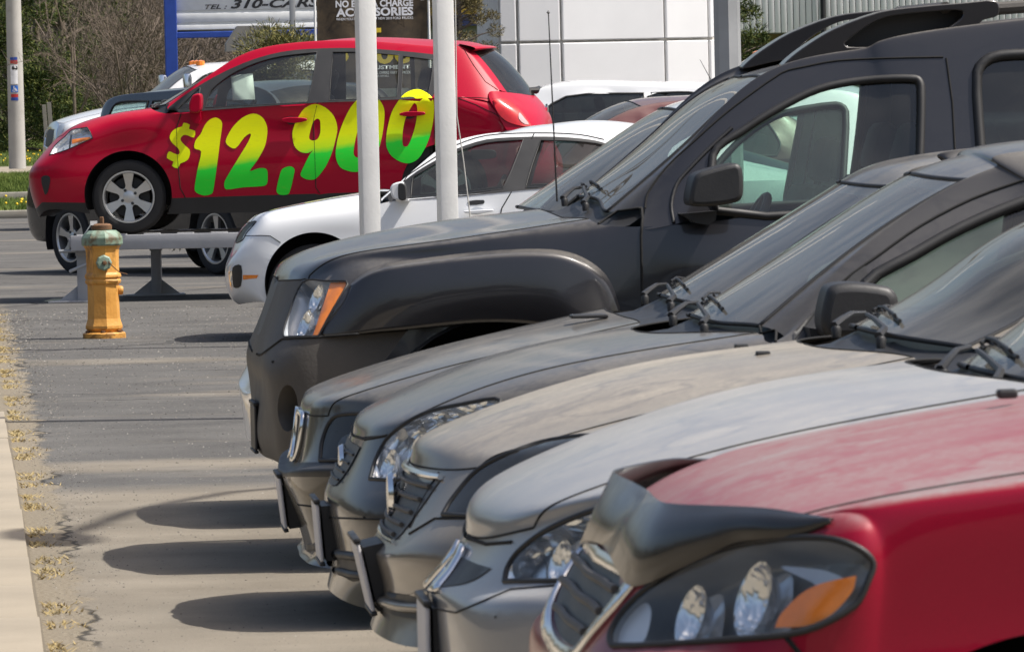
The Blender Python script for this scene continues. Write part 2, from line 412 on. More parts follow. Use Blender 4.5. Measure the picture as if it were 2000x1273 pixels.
class Car:
    def __init__(s, name, label, cat, nose_px, Z, psi=0.0, L=4.7, W=0.9, z0=0.0, group=None, wdef=(0, 0.62, 0.8), loc=None):
        g = ground_below(nose_px, Z) if loc is None else np.array(loc, float)
        s.o = np.array([g[0], g[1], z0]); s.psi = rad(psi); s.L = L; s.W = W; s.wdef = wdef
        c, n = math.cos(s.psi), math.sin(s.psi); s.R = np.array([[c, -n, 0], [n, c, 0], [0, 0, 1.0]])
        s.root = thing(name, label, cat, s.o, s.psi, group); s.cam_local = s.R.T @ (CAM - s.o); s.surfs = {}
    def ray_local(s, px, py): return s.R.T @ ray(px, py)
    def P(s, px, py, w):
        d = s.ray_local(px, py); C = s.cam_local; t = (-w - C[1]) / d[1]; return C + d * t
    def proj(s, V): return project(np.asarray(V) @ s.R.T + s.o)
    def pt(s, e, w):
        if e[0] == 'L': return np.array([e[1], -e[2], e[3]], float)
        return s.P(e[0], e[1], e[2] if len(e) > 2 else w)
    # ---- lower body
    def lower(s, T, belt, rocker=0.22, level=4, hoodexp=2.2, wside=None, fr=(0, .26, .5, .78, 1), tail=None, crease=None, sidew=(.985, 1.0, .985, .93), so=None):
        W = s.W; rows = []
        for r, row in enumerate(T):
            p0 = s.pt(row[0], 0.0); p2 = s.pt(row[1], s.wdef[1]); p3 = s.pt(row[2], s.wdef[2])
            f = 0.5 ** hoodexp; p1 = p0 + (p2 - p0) * f; p1[1] = p2[1] * 0.5
            if len(row) > 3: p1 = s.pt(row[3], abs(p2[1]) * 0.5)
            if r <= 5 and row[0][0] != 'L':       # the traced nose outline is the leftmost point of the row, wherever it lies across the car
                for _ in range(5):
                    ctl = [p3, p2, p1, p0, p1 * np.array([1, -1, 1]), p2 * np.array([1, -1, 1]), p3 * np.array([1, -1, 1])]; ww = [q[1] for q in ctl]; ws = np.linspace(ww[0], ww[-1], 61)
                    cur = np.stack([np.interp(ws, ww, [q[0] for q in ctl]), ws, np.interp(ws, ww, [q[2] for q in ctl])], 1); mn = s.proj(cur)[:, 0].min(); dx = (row[0][0] - mn) * abs(s.cam_local[1]) / FPX
                    if dx <= 0: break
                    p0 = p0 + np.array([dx, 0, 0]); p1 = p1 + np.array([dx * .85, 0, 0]); p2 = p2 + np.array([dx * .3, 0, 0])
            rows.append([p0, p1, p2, p3])
        SD = [[rows[4 - d][3] for d in range(5)]]
        tops = [rows[5][3], rows[6][3], rows[7][3]] + [s.pt(b, W * 0.9) for b in belt]
        for t in tops:
            col = [t]
            for d in range(1, 5):
                z = t[2] + (rocker - t[2]) * fr[d]; col.append(np.array([t[0], -W * sidew[d - 1], z]))
            SD.append(col)
        for (c_, d_), e in (so or {}).items(): SD[c_][d_] = s.pt(e, W)
        nc = len(SD); last = SD[-1]; tl = tail or (0.10, 0.03)
        for d, k in enumerate((0.0, .05, .09, .09, .02)): last[d] = last[d] * np.array([1, 0.9, 1])
        tailv = [[np.array([last[d][0] + tl[0] + (0, .03, .05, .05, 0)[d], 0, last[d][2] + (tl[1] if d == 0 else 0)]), np.array([last[d][0] + tl[0] * .75 + (0, .03, .05, .05, 0)[d], last[d][1] * .55, last[d][2] + (tl[1] * .7 if d == 0 else 0)])] for d in range(5)]
        V = []; idx = {}
        def vid(key, p):
            if key not in idx: idx[key] = len(V); V.append(p)
            return idx[key]
        F = []; tags = []
        def build(sg):
            S = np.array([1, sg, 1])
            def tv(r, v):
                if v == 0: return vid(('T', r, 0), rows[r][0])
                if v == 3:
                    if r <= 4: return sv(0, 4 - r)
                    return sv(r - 4, 0)
                return vid(('T', r, v, sg), rows[r][v] * S)
            def sv(c, d): return vid(('S', c, d, sg), SD[c][d] * S)
            def av(d, v):
                if v == 2: return sv(nc - 1, d)
                if v == 0: return vid(('A', d, 0), tailv[d][0])
                return vid(('A', d, 1, sg), tailv[d][1] * S)
            def dv(v):
                p = SD[nc - 2][0]
                if v == 2: return sv(nc - 2, 0)
                if v == 0: return vid(('D', 0), np.array([p[0] - .05, 0, p[2] + tl[1] + .02]))
                return vid(('D', 1, sg), np.array([p[0] - .03, p[1] * .55, p[2] + tl[1]]) * S)
            def q(a, b, c, d, t):
                f = (a, b, c, d) if sg > 0 else (d, c, b, a); F.append(f); tags.append(t)
            for r in range(7):
                for v in range(3): q(tv(r, v), tv(r, v + 1), tv(r + 1, v + 1), tv(r + 1, v), (1 if r < 4 else (2 if v < 2 else 3)))
            for c in range(nc - 1):
                for d in range(4): q(sv(c, d), sv(c, d + 1), sv(c + 1, d + 1), sv(c + 1, d), 4)
            for d in range(4):
                for v in range(2): q(av(d, v + 1), av(d + 1, v + 1), av(d + 1, v), av(d, v), 5)
            for v in range(2): q(dv(v), dv(v + 1), av(0, v + 1), av(0, v), 6)
        build(1); build(-1)
        cr = {}
        def cre(a, b, w):
            if a in idx and b in idx: cr[(min(idx[a], idx[b]), max(idx[a], idx[b]))] = w
        for (k, w) in (crease or {}).items():
            for sg in (1, -1):
                if k == 'lip':
                    cre(('T', 4, 0), ('T', 4, 1, sg), w); cre(('T', 4, 1, sg), ('T', 4, 2, sg), w); cre(('T', 4, 2, sg), ('S', 0, 0, sg), w)
                if k == 'corner':
                    for d in range(4): cre(('S', 0, d, sg), ('S', 0, d + 1, sg), w)
                if k == 'shoulder':
                    for c in range(nc - 1): cre(('S', c, 0, sg), ('S', c + 1, 0, sg), w)
                if k == 'bumper':
                    cre(('T', 2, 0), ('T', 2, 1, sg), w); cre(('T', 2, 1, sg), ('T', 2, 2, sg), w); cre(('T', 2, 2, sg), ('S', 0, 2, sg), w)
                if k == 'bulge':
                    for r in range(4, 7): cre(('T', r, 1, sg), ('T', r + 1, 1, sg), w)
                if k == 'hoodedge':
                    for r in range(4, 7): cre(('T', r, 2, sg), ('T', r + 1, 2, sg), w)
        # columns were laid on the camera side (local -y): sg=+1 is the camera side
        co, fi, tg = subdiv(V, F, tags, level, cr)
        s.low = s._near(co, fi, tg); s.rows = rows; s.SD = SD
        return s.low
    def _near(s, co, fi, tg):
        m = co[fi].mean(1)[:, 1] < 1e-5; r = Surf(s, co, fi, tg).sub(m)
        r.V[np.abs(r.V[:, 1]) < 1e-4, 1] = 0.0
        n = np.cross(r.V[r.F[:, 2]] - r.V[r.F[:, 0]], r.V[r.F[:, 3]] - r.V[r.F[:, 1]]); c = r.V[r.F].mean(1)
        out = c - np.array([c[:, 0].mean(), 0, 0.5])
        if (np.sign((n * out).sum(1)).sum()) < 0: r.F = r.F[:, ::-1].copy()
        return r
    # ---- greenhouse
    def green(s, G, level=4, glassw=0.075, hdr=None):
        rows = []
        for row in G:
            p0 = s.pt(row[0], 0.0); p3 = s.pt(row[1], s.W * 0.7); p4 = s.pt(row[2], s.W * 0.88)
            w3 = -p3[1]; w2 = w3 - (row[3] if len(row) > 3 and isinstance(row[3], float) else glassw)
            def mid(w):
                k = (w / w3) ** 2.2; p = p0 + (p3 - p0) * k; p[1] = -w; return p
            p2 = s.pt(row[3], w2) if len(row) > 3 and not isinstance(row[3], float) else mid(w2)
            rows.append([p0, mid(w2 * .55), p2, p3, p4])
        V = []; idx = {}; F = []; tags = []
        def vid(g, v, sg):
            key = (g, v, sg if v else 0)
            if key not in idx: idx[key] = len(V); V.append(rows[g][v] * np.array([1, sg, 1]))
            return idx[key]
        n = len(rows)
        for sg in (1, -1):
            for g in range(n - 1):
                for v in range(4):
                    f = (vid(g, v, sg), vid(g, v + 1, sg), vid(g + 1, v + 1, sg), vid(g + 1, v, sg))
                    F.append(f if sg > 0 else f[::-1])
                    if v == 3: t = 3
                    elif g < 2: t = 1 if v < 2 else 4
                    elif g < n - 2: t = 2
                    else: t = 5 if v < 2 else 4
                    tags.append(t)
        cr = {}
        for sg in (1, -1):
            for g in range(n - 1): a, b = idx[(g, 3, sg)], idx[(g + 1, 3, sg)]; cr[(min(a, b), max(a, b))] = 0.35
        co, fi, tg = subdiv(V, F, tags, level, cr); s.gr = s._near(co, fi, tg); s.grows = rows
        return s.gr
    def ready(s):
        """ray target made of the uncut near side"""
        Vs = []; Fs = []; n = 0
        for q in (getattr(s, 'low', None), getattr(s, 'gr', None)):
            if q is None: continue
            Vs.append(q.V.copy()); Fs += [tuple(int(i) + n for i in f) for f in q.F]; n += len(q.V)
        if getattr(s, 'extra', None) is not None: Vs.append(np.array(s.extra[0])); Fs += [tuple(int(i) + n for i in f) for f in s.extra[1]]
        V = np.vstack(Vs); s.tree = BVHTree.FromPolygons([Vector(v) for v in V], Fs)
    def hit(s, px, py):
        d = Vector(s.ray_local(px, py)); C = Vector(s.cam_local); h = s.tree.ray_cast(C, d)
        if h[0] is None:
            k = (0.75 * s.W - abs(s.cam_local[1])) if False else None
            p = Vector(s.P(px, py, s.W * .85)); h = s.tree.find_nearest(p)
        n = h[1]
        if n.dot(d) > 0: n = -n
        return np.array(h[0]), np.array(n)
    def drape(s, outline, holes=(), step=12.0, off=0.003):
        pts = [tuple(p[:2]) for p in outline]; ed = [(i, (i + 1) % len(pts)) for i in range(len(pts))]
        for h in holes:
            k = len(pts); pts += [tuple(p[:2]) for p in h]; ed += [(k + i, k + (i + 1) % len(h)) for i in range(len(h))]
        A = np.array(pts); x0, y0 = A.min(0); x1, y1 = A.max(0)
        gx, gy = np.meshgrid(np.arange(x0 + step / 2, x1, step), np.arange(y0 + step / 2, y1, step)); g = np.stack([gx.ravel(), gy.ravel()], 1)
        if len(g):
            ok = pip(g, outline)
            for h in holes: ok &= ~pip(g, h)
            dmin = np.min(((g[:, None] - A[None]) ** 2).sum(2), axis=1) > (step * .45) ** 2
            g = g[ok & dmin]
        allp = [Vector(p) for p in pts] + [Vector(p) for p in g]
        r = delaunay_2d_cdt(allp, ed, [], 0, 1e-6); v2, f2 = r[0], r[2]
        vv = np.array([tuple(v) for v in v2]); cen = np.array([vv[list(f)].mean(0) for f in f2]); ok = pip(cen, outline)
        for h in holes: ok &= ~pip(cen, h)
        V = []
        for p in vv:
            h, n = s.hit(*p); V.append(h + n * off)
        return np.array(V), [tuple(f2[i]) for i in np.where(ok)[0]]
    def front_hit(s, w, z):
        h = s.tree.ray_cast(Vector((-4, -max(abs(w), 1e-4), z)), Vector((1, 0, 0)))
        if h[0] is None: h = s.tree.find_nearest(Vector((0, -abs(w), z)))
        p = np.array(h[0]); n = np.array(h[1]); n = -n if n[0] > 0 else n
        if w < 0: p[1] = -p[1]; n[1] = -n[1]
        return p, n
    def tri2(s, outline, holes, step):
        pts = [tuple(p[:2]) for p in outline]; ed = [(i, (i + 1) % len(pts)) for i in range(len(pts))]
        for h in holes:
            k = len(pts); pts += [tuple(p[:2]) for p in h]; ed += [(k + i, k + (i + 1) % len(h)) for i in range(len(h))]
        A = np.array(pts); x0, y0 = A.min(0); x1, y1 = A.max(0)
        gx, gy = np.meshgrid(np.arange(x0 + step / 2, x1, step), np.arange(y0 + step / 2, y1, step)); g = np.stack([gx.ravel(), gy.ravel()], 1)
        if len(g):
            ok = pip(g, outline)
            for h in holes: ok &= ~pip(g, h)
            g = g[ok & (np.min(((g[:, None] - A[None]) ** 2).sum(2), axis=1) > (step * .45) ** 2)]
        r = delaunay_2d_cdt([Vector(p) for p in pts] + [Vector(p) for p in g], ed, [], 0, 1e-7)
        vv = np.array([tuple(v) for v in r[0]]); cen = np.array([vv[list(f)].mean(0) for f in r[2]]); ok = pip(cen, outline)
        for h in holes: ok &= ~pip(cen, h)
        return vv, [tuple(r[2][i]) for i in np.where(ok)[0]]
    def fpatch(s, name, outline, mat, off=.004, holes=(), step=.03, thick=0.0, parent=None):
        """piece laid on the nose, outline given in the front view (lateral, height)"""
        vv, F = s.tri2(outline, holes, step); V = []
        for w, z in vv:
            p, n = s.front_hit(w, z); V.append(p + np.array([-off, 0, 0]))
        o = mesh_obj(name, V, F, mat, parent or s.root); me = o.data; me.update()
        if sum(p.area * p.normal.x for p in me.polygons) > 0: me.flip_normals()
        if thick: md = o.modifiers.new('t', 'SOLIDIFY'); md.thickness = thick; md.offset = -1
        return o
    def fbar(s, name, w0, w1, z, r, mat, off=.008, dz=0.0, parent=None):
        pts = []
        for t in np.linspace(0, 1, 13):
            w = w0 + (w1 - w0) * t; p, n = s.front_hit(w, z + dz * (2 * t - 1) ** 2); pts.append(p + np.array([-off, 0, 0]))
        return MB().tube(pts, r, 7).build(name, mat, parent or s.root, True)
    def side_hit(s, x, z):
        h = s.tree.ray_cast(Vector((x, -4, z)), Vector((0, 1, 0)))
        if h[0] is None: h = s.tree.find_nearest(Vector((x, -s.W, z)))
        p = np.array(h[0]); n = np.array(h[1]); return p, (-n if n[1] > 0 else n)
    def swindow(s, outline, mat, seal=.012, step=.08, name='side_window'):
        g = s.gr; cen = g.V[g.F].mean(1); ins = pip(cen[:, [0, 2]], outline) & np.isin(g.T, (3,)); A = np.array(outline); B = np.roll(A, -1, 0)
        if not ins.any(): return
        vi = np.zeros(len(g.V), bool); vo = vi.copy(); vi[g.F[ins].ravel()] = True; vo[g.F[~ins].ravel()] = True
        for i in np.where(vi & vo)[0]:
            p = g.V[i][[0, 2]]; d = B - A; t = np.clip(((p - A) * d).sum(1) / ((d * d).sum(1) + 1e-9), 0, 1); q = A + d * t[:, None]; k = np.argmin(((q - p) ** 2).sum(1)); g.V[i][[0, 2]] = q[k]
        k = g.sub(~ins); g.V, g.F, g.T = k.V, k.F, k.T
        vv, F = s.tri2(outline, (), step); V = np.array([s.side_hit(x, z)[0] + np.array([0, .006, 0]) for x, z in vv]); ol = [s.side_hit(x, z)[0] for x, z in outline]; b = MB().tube(ol + [ol[0], ol[1]], seal, 6, cap=False)
        for sg in (1, -1):
            o = mesh_obj(name, V * np.array([1, sg, 1]), F if sg > 0 else [f[::-1] for f in F], mat, s.root); mesh_obj('window_seal', np.array(b.V) * np.array([1, sg, 1]), b.F, M_RUB, o)
    def spatch(s, name, outline, mat, off=.004, step=.06):
        vv, F = s.tri2(outline, (), step); V = np.array([s.side_hit(x, z)[0] - np.array([0, off, 0]) for x, z in vv]); return s.both(name, V, F, mat)
    def line3(s, pts, off=0.001, step=8.0):
        out = []
        for a, b in zip(pts[:-1], pts[1:]):
            a = np.array(a[:2], float); b = np.array(b[:2], float); k = max(1, int(np.linalg.norm(b - a) / step))
            for i in range(k):
                h, n = s.hit(*(a + (b - a) * i / k)); out.append(h + n * off)
        h, n = s.hit(*pts[-1][:2]); out.append(h + n * off); return out
    # ---- parts
    def mesh(s, name, V, F, mat, parent=None, both=False, smooth=True, sharp=None):
        if both:
            V = np.array(V)
            if not len(V): return None
            if np.abs(V[:, 1]).min() > 1e-4: return s.both(name, V, F, mat, parent, smooth)
            V, F = weld(V, F)
        return mesh_obj(name, V, F, mat, parent or s.root, smooth, sharp)
    def both(s, name, V, F, mat, parent=None, smooth=True):
        a = mesh_obj(name, V, F, mat, parent or s.root, smooth)
        V2 = np.array(V) * np.array([1, -1, 1]); mesh_obj(name, V2, [tuple(f)[::-1] for f in F], mat, s.root, smooth); return a
    def seam(s, name, pts, r, mat=None, parent=None, both=True, n=6, closed=False):
        p = list(pts) + ([pts[0], pts[1]] if closed else []); b = MB().tube(p, r, n, cap=False); V, F = np.array(b.V), b.F
        if both: mesh_obj(name, V * np.array([1, -1, 1]), [f[::-1] for f in F], mat or M_GAP, s.root)
        return mesh_obj(name, V, F, mat or M_GAP, parent or s.root)
    def gapline(s, pxpts, r=0.003, name='panel_gap', parent=None, both=True):
        return s.seam(name, s.line3(pxpts), r, M_GAP, parent, both)
    def patch(s, name, outline, mat, off=0.003, step=12.0, holes=(), parent=None, both=False, thick=0.0):
        V, F = s.drape(outline, holes, step, off)
        o = mesh_obj(name, V, F, mat, parent or s.root)
        if thick:
            md = o.modifiers.new('t', 'SOLIDIFY'); md.thickness = thick; md.offset = -1
        fixn(o, s.cam_local)
        if both:
            o2 = o.copy(); o2.data = o.data.copy(); link(o2, s.root)
            for v in o2.data.vertices: v.co.y = -v.co.y
            o2.data.flip_normals()
        return o
    def lamp(s, outline, lens=None, bowl=None, depth=0.07, extras=(), rim=0.004, rimmat=None, step=12.0, cutfrom=None, tags=None, name='headlight', far=True):
        """lens draped on the body, housing behind it, reflectors and coloured inserts inside"""
        surf = cutfrom or s.low; surf.cut(outline, tags)
        V, F = s.drape(outline, (), step, 0.0)
        cen = V.mean(0); N = np.zeros(3)
        for f in F: N += np.cross(V[f[1]] - V[f[0]], V[f[2]] - V[f[0]])
        N /= np.linalg.norm(N)
        if N @ (s.cam_local - cen) < 0: N = -N
        root = mesh_obj(name, *s._bowl(V, F, N, depth), bowl or M_LAMPIN, s.root)
        for ex in extras:
            if 'bowl' in ex:
                (bx_, by_), rr, = ex['bowl'], ex['r']; h_, n_ = s.hit(bx_, by_); ax_ = N * .75 + np.array([-.65, 0, .05]); ax_ /= np.linalg.norm(ax_); base_ = h_ - N * ex.get('d', .02); u_ = np.cross(ax_, [0, 0, 1.0]); u_ /= np.linalg.norm(u_); v_ = np.cross(u_, ax_); Vb = []; Fb = []; prof = [(1.0, 0), (.93, -.02), (.8, -.28), (.55, -.52), (.25, -.66), (.12, -.68), (.12, -.35), (.02, -.30)]; nn = 26
                for i_ in range(nn):
                    a_ = 2 * math.pi * i_ / nn
                    for (q_, h2) in prof: Vb.append(base_ + rr * (q_ * (u_ * math.cos(a_) + v_ * math.sin(a_)) + ax_ * h2))
                kk = len(prof)
                for i_ in range(nn):
                    for j_ in range(kk - 1): Fb.append((i_ * kk + j_, ((i_ + 1) % nn) * kk + j_, ((i_ + 1) % nn) * kk + j_ + 1, i_ * kk + j_ + 1))
                mesh_obj('reflector_bowl', Vb, Fb, ex.get('mat', M_BOWL), root); continue
            V2, F2 = s.drape(ex['poly'], (), step, 0.0); V2 = V2 - N * ex.get('d', 0.02)
            if ex.get('bulge'):
                c = V2.mean(0); rr = np.linalg.norm(V2 - c, axis=1); V2 = V2 - N * (ex['bulge'] * (1 - (rr / rr.max()) ** 2))[:, None]
            fixn(mesh_obj(ex.get('name', 'reflector'), V2, F2, ex['mat'], root), s.cam_local)
        fixn(mesh_obj('lens', V + N * 0.002, F, lens or M_LENS, root), s.cam_local)
        lp = [s.hit(*p) for p in outline]; ol = [h + n * .001 for h, n in lp]
        b = MB().tube(ol + [ol[0], ol[1]], rim, 6, cap=False); mesh_obj('lens_surround', b.V, b.F, rimmat or M_RUB, root)
        if far:
            f = mesh_obj(name, *[(a * np.array([1, -1, 1]) if i == 0 else [t[::-1] for t in a]) for i, a in enumerate(s._bowl(V, F, N, depth))], bowl or M_LAMPIN, s.root)
            mesh_obj('lens', (V + N * .002) * np.array([1, -1, 1]), F, lens or M_LENS, f)
        return root
    def _bowl(s, V, F, N, depth):
        n = len(V); V2 = [*V, *(V - N * depth)]; F2 = [tuple(i + n for i in f) for f in F]
        from collections import Counter
        c = Counter()
        for f in F:
            for i in range(3): a, b = f[i], f[(i + 1) % 3]; c[(min(a, b), max(a, b))] += 1
        for (a, b), k in c.items():
            if k == 1: F2.append((a, b, b + n, a + n))
        return np.array(V2), F2
    def window(s, outline, mat, name='side_window', seal=0.010, step=14.0, inset=0.008, parent=None, sealmat=None, surf=None, tags=(3,), far=True):
        (surf or s.gr).cut(outline, tags)
        V, F = s.drape(outline, (), step, -inset)
        o = fixn(mesh_obj(name, V, F, mat, parent or s.root), s.cam_local)
        ol = [s.hit(*p)[0] for p in outline]; b = MB().tube(ol + [ol[0], ol[1]], seal, 6, cap=False)
        mesh_obj('window_seal', b.V, b.F, sealmat or M_RUB, o)
        if far:
            m3 = np.array([1, -1, 1]); o2 = mesh_obj(name, V * m3, [f[::-1] for f in F], mat, s.root)
            mesh_obj('window_seal', np.array(b.V) * m3, [f[::-1] for f in b.F], sealmat or M_RUB, o2)
        return o
    def arch(s, cx, cz, R, lipmat=None, depth=0.16, flat=1.0, tag_=(3, 4), liner=True):
        """wheel opening cut in the side (local x, z), turned-in lip and dark liner"""
        W = s.W; a = np.linspace(-0.55, math.pi + 0.55, 40); circ = [(cx + R * math.cos(t), cz + R * flat * math.sin(t)) for t in a]
        poly = [tuple(s.proj(np.array([[x, -W, z]]))[0]) for x, z in circ]
        low = s.low; m0 = low.sub(np.ones(len(low.F), bool)); cen = low.V[low.F].mean(1)
        ins = pip(cen[:, [0, 2]], circ) & (cen[:, 1] < -0.35 * W) & np.isin(low.T, tag_)
        vi = np.zeros(len(low.V), bool); vo = vi.copy(); vi[low.F[ins].ravel()] = True; vo[low.F[~ins].ravel()] = True
        for i in np.where(vi & vo)[0]:
            v = low.V[i]; d = np.array([v[0] - cx, (v[2] - cz) / flat]); l = np.linalg.norm(d)
            if l > 1e-6 and v[2] > cz - 0.3 * R: low.V[i] = [cx + d[0] / l * R, v[1], cz + d[1] / l * R * flat]
        k = low.sub(~ins); low.V, low.F, low.T = k.V, k.F, k.T
        if liner:
            a = np.linspace(-0.35, math.pi + 0.35, 26); V = []; F = []
            for t in a:
                for (w, rr) in ((W * .985, 1.0), (W * .96, 1.015), (W * .5, 1.0)): V.append((cx + R * rr * math.cos(t), -w, cz + R * rr * flat * math.sin(t)))
            for i in range(len(a) - 1):
                for j in range(2): F.append((i * 3 + j, i * 3 + j + 1, i * 3 + 4 + j, i * 3 + 3 + j))
            n = len(V); V += [(cx, -W * .5, cz)]; F += [(i * 3 + 2, n, i * 3 + 5) for i in range(len(a) - 1)]
            s.both('wheel_arch_liner', np.array(V), F, M_PLA)
    def slab(s, name, outline, w0, w1, mat, holes=(), parent=None, both=False, bevel=0.0, seg=2, smooth=True, wtrace=None):
        """outline seen from the side, given real thickness between two lateral planes"""
        pts = [tuple(p[:2]) for p in outline]; ed = [(i, (i + 1) % len(pts)) for i in range(len(pts))]; lp = [list(range(len(pts)))]
        for h in holes:
            k = len(pts); pts += [tuple(p[:2]) for p in h]; ed += [(k + i, k + (i + 1) % len(h)) for i in range(len(h))]; lp.append(list(range(k, k + len(h))))
        r = delaunay_2d_cdt([Vector(p) for p in pts], ed, [], 0, 1e-6); vv = np.array([tuple(v) for v in r[0]]); tri = [f for f in r[2]]
        cen = np.array([vv[list(f)].mean(0) for f in tri]); ok = pip(cen, outline)
        for h in holes: ok &= ~pip(cen, h)
        A = np.array([s.P(p[0], p[1], wtrace if wtrace is not None else max(w0, w1)) for p in vv]); n = len(A)
        a = A.copy(); a[:, 1] = -max(w0, w1); b = A.copy(); b[:, 1] = -min(w0, w1); V = np.vstack([a, b]); F = []
        for i in np.where(ok)[0]: F.append(tuple(tri[i])); F.append(tuple(j + n for j in tri[i])[::-1])
        for l in lp:
            for i in range(len(l)): x, y = l[i], l[(i + 1) % len(l)]; F.append((x, y, y + n, x + n))
        o = fix_normals(mesh_obj(name, V, F, mat, parent or s.root, smooth, sharp=rad(40)))
        if bevel:
            bm = bmesh.new(); bm.from_mesh(o.data); bmesh.ops.dissolve_limit(bm, angle_limit=rad(1), verts=bm.verts[:], edges=bm.edges[:])
            ee = [e for e in bm.edges if len(e.link_faces) == 2 and e.calc_face_angle(0) > rad(50)]
            bmesh.ops.bevel(bm, geom=ee, offset=bevel, segments=seg, affect='EDGES', profile=.5, clamp_overlap=True)
            for f in bm.faces: f.smooth = True
            bm.to_mesh(o.data); bm.free()
        if both:
            o2 = o.copy(); o2.data = o.data.copy(); link(o2, s.root)
            for v in o2.data.vertices: v.co.y = -v.co.y
            o2.data.flip_normals()
        return o
    def mirror_part(s, outline, w0, w1, mat, stalk=None, bevel=.02, far=True):
        o = s.slab('door_mirror', outline, w0, w1, mat, bevel=bevel, seg=3, both=far)
        if stalk: s.slab('mirror_stalk', stalk, s.W * .86, w0 + .03, mat, parent=o)
        return o
    def plate(s, px, py, h=.14, w=.30, tilt=0.0, t=.02, holder=.05, mat=None):
        p = s.P(px, py, 0.0); R = Matrix.Rotation(tilt, 3, 'Y')
        o = MB().box((p[0] + holder / 2 + .012, 0, p[2]), (holder, w * .9, h * .95), M=R).build('plate_holder', M_PLA, s.root)
        MB().box((p[0], 0, p[2]), (t * .5, w, h), M=R, bev=.004).build('licence_plate', mat or M_PLATE, o)
        u_ = R @ Vector((0, 0, 1)); q1 = u_ * (h / 2 + .008); q2 = u_ * (-h / 2 - .006); MB().box((p[0] + q1[0], 0, p[2] + q1[2]), (t * .9, w + .012, .014), M=R, bev=.004).build('plate_frame', M_PLA, o, True); MB().box((p[0] + q2[0], 0, p[2] + q2[2]), (t * .8, w + .012, .010), M=R, bev=.003).build('plate_frame', M_PLA, o, True); return o
    def cowl(s, wipers=True):
        r7 = s.rows[7]; g0 = s.grows[0]; A = [r7[0], r7[1], r7[2], r7[3]]; B = [g0[0], g0[1], g0[2], g0[3]]; V = []; F = []
        for a, b in zip(A, B):
            lo = np.array([0, 0, -.018]); V += [a + lo + np.array([-.06, 0, -.01]), (a + b) / 2 + lo * 1.5, b + lo * .6 + np.array([.03, 0, .01])]
        for i in range(3):
            for j in range(2): F.append((i * 3 + j, i * 3 + 3 + j, i * 3 + 4 + j, i * 3 + 1 + j))
        s.mesh('cowl_panel', np.array(V), F, M_PLA, both=True)
        if not wipers: return
        def B_(w):
            ws = [abs(p[1]) for p in g0[:3]]; pts = np.array(g0[:3]); up = np.array([(q - p) for p, q in zip(s.grows[0][:3], s.grows[1][:3])]); w_ = abs(w)
            p = np.array([np.interp(w_, ws, pts[:, k]) for k in range(3)]); u = np.array([np.interp(w_, ws, up[:, k]) for k in range(3)]); p[1] = -w; u[1] = 0; u /= np.linalg.norm(u); return p, u
        for w0, wa, wb in ((.42, .30, -.32), (-.12, -.12, -.62)):
            p, u = B_(w0); n = np.array([-u[2], 0, u[0]]); q, u2 = B_((wa + wb) / 2); n2 = np.array([-u2[2], 0, u2[0]])
            b = MB(); piv = p - u * .05 + n * .02
            b.lathe([(0, -.02), (.011, -.02), (.013, .003), (.009, .010), (0, .012)], 10, 'Z', tuple(piv)); mid_ = q + u2 * .035 + n2 * .018
            k1 = piv + n * .012 + np.array([0, (mid_ - piv)[1] * .2, 0]) + u * .03; b.tube([piv + n * .012, k1, (k1 + mid_) / 2 + n * .008, mid_], [.011, .009, .007, .006], 6)
            o = b.build('wiper_arm', M_PLA, s.root, True); e1, u3 = B_(wa); e2, u4 = B_(wb); c1 = e1 + u3 * .045 + n * .012; c2 = e2 + u4 * .07 + n * .008; bl = MB(); bl.tube([c1, (c1 + c2) / 2, c2], .005, 6)
            for t in (.12, .38, .62, .88):
                c = c1 + (c2 - c1) * t; bl.tube([c, c + n * .014], .004, 5)
            bl.tube([c1 + (c2 - c1) * .12 + n * .012, (c1 + c2) / 2 + n * .022, c1 + (c2 - c1) * .88 + n * .012], .0045, 6); bl.build('wiper_blade', M_RUB, o, True)
    def finish(s, paintmat, roofmat=None, hood=True, wind=None, seals=True, headliner=True):
        """turn what is left of the surfaces into panels"""
        low = s.low
        if hood:
            h = low.take([2])
            s.mesh('hood', h.V, h.F, paintmat, both=True)
            if seals:
                e = h.V; pts = [h.V[i] for i in max(loops(h.F), key=len)]
                pts = [p for p in pts if p[1] < -0.02]
                g = max(loops(h.F), key=len); n = len(g); i0 = [i for i in range(n) if h.V[g[i]][1] < -1e-3 and h.V[g[i - 1]][1] >= -1e-3]
                if i0:
                    i0 = i0[0]; lp = []
                    for k in range(n):
                        p = h.V[g[(i0 + k) % n]]
                        if p[1] >= -1e-3: break
                        lp.append(p)
                    s.seam('hood_gap', lp, 0.0028)
        for i_, comp in enumerate(components(low)):
            if len(comp.F) > 12: s.mesh('body' if i_ == 0 else 'body_panel', comp.V, comp.F, paintmat, both=True)
        if getattr(s, 'gr', None) is not None:
            g = s.gr; ws = g.take([1]); rg = g.take([5])
            if wind is None: wind = M_WIND
            o = s.mesh('windscreen', ws.V, ws.F, wind, both=True)
            lp = max(loops(ws.F), key=len); pts = [ws.V[i] for i in lp if ws.V[i][1] < -1e-3]
            g0 = [i for i in range(len(lp)) if ws.V[lp[i]][1] < -1e-3 and ws.V[lp[i - 1]][1] >= -1e-3]
            if g0:
                q = [ws.V[lp[(g0[0] + k) % len(lp)]] for k in range(len(lp))]; q2 = []
                for p in q:
                    if p[1] >= -1e-3: break
                    q2.append(p)
                s.seam('windscreen_seal', q2, 0.007, M_RUB, o)
            if len(rg.F): s.mesh('rear_window', rg.V, rg.F, M_GLASSD, both=True)
            s.mesh('roof_and_pillars', g.V, g.F, roofmat or paintmat, both=True)
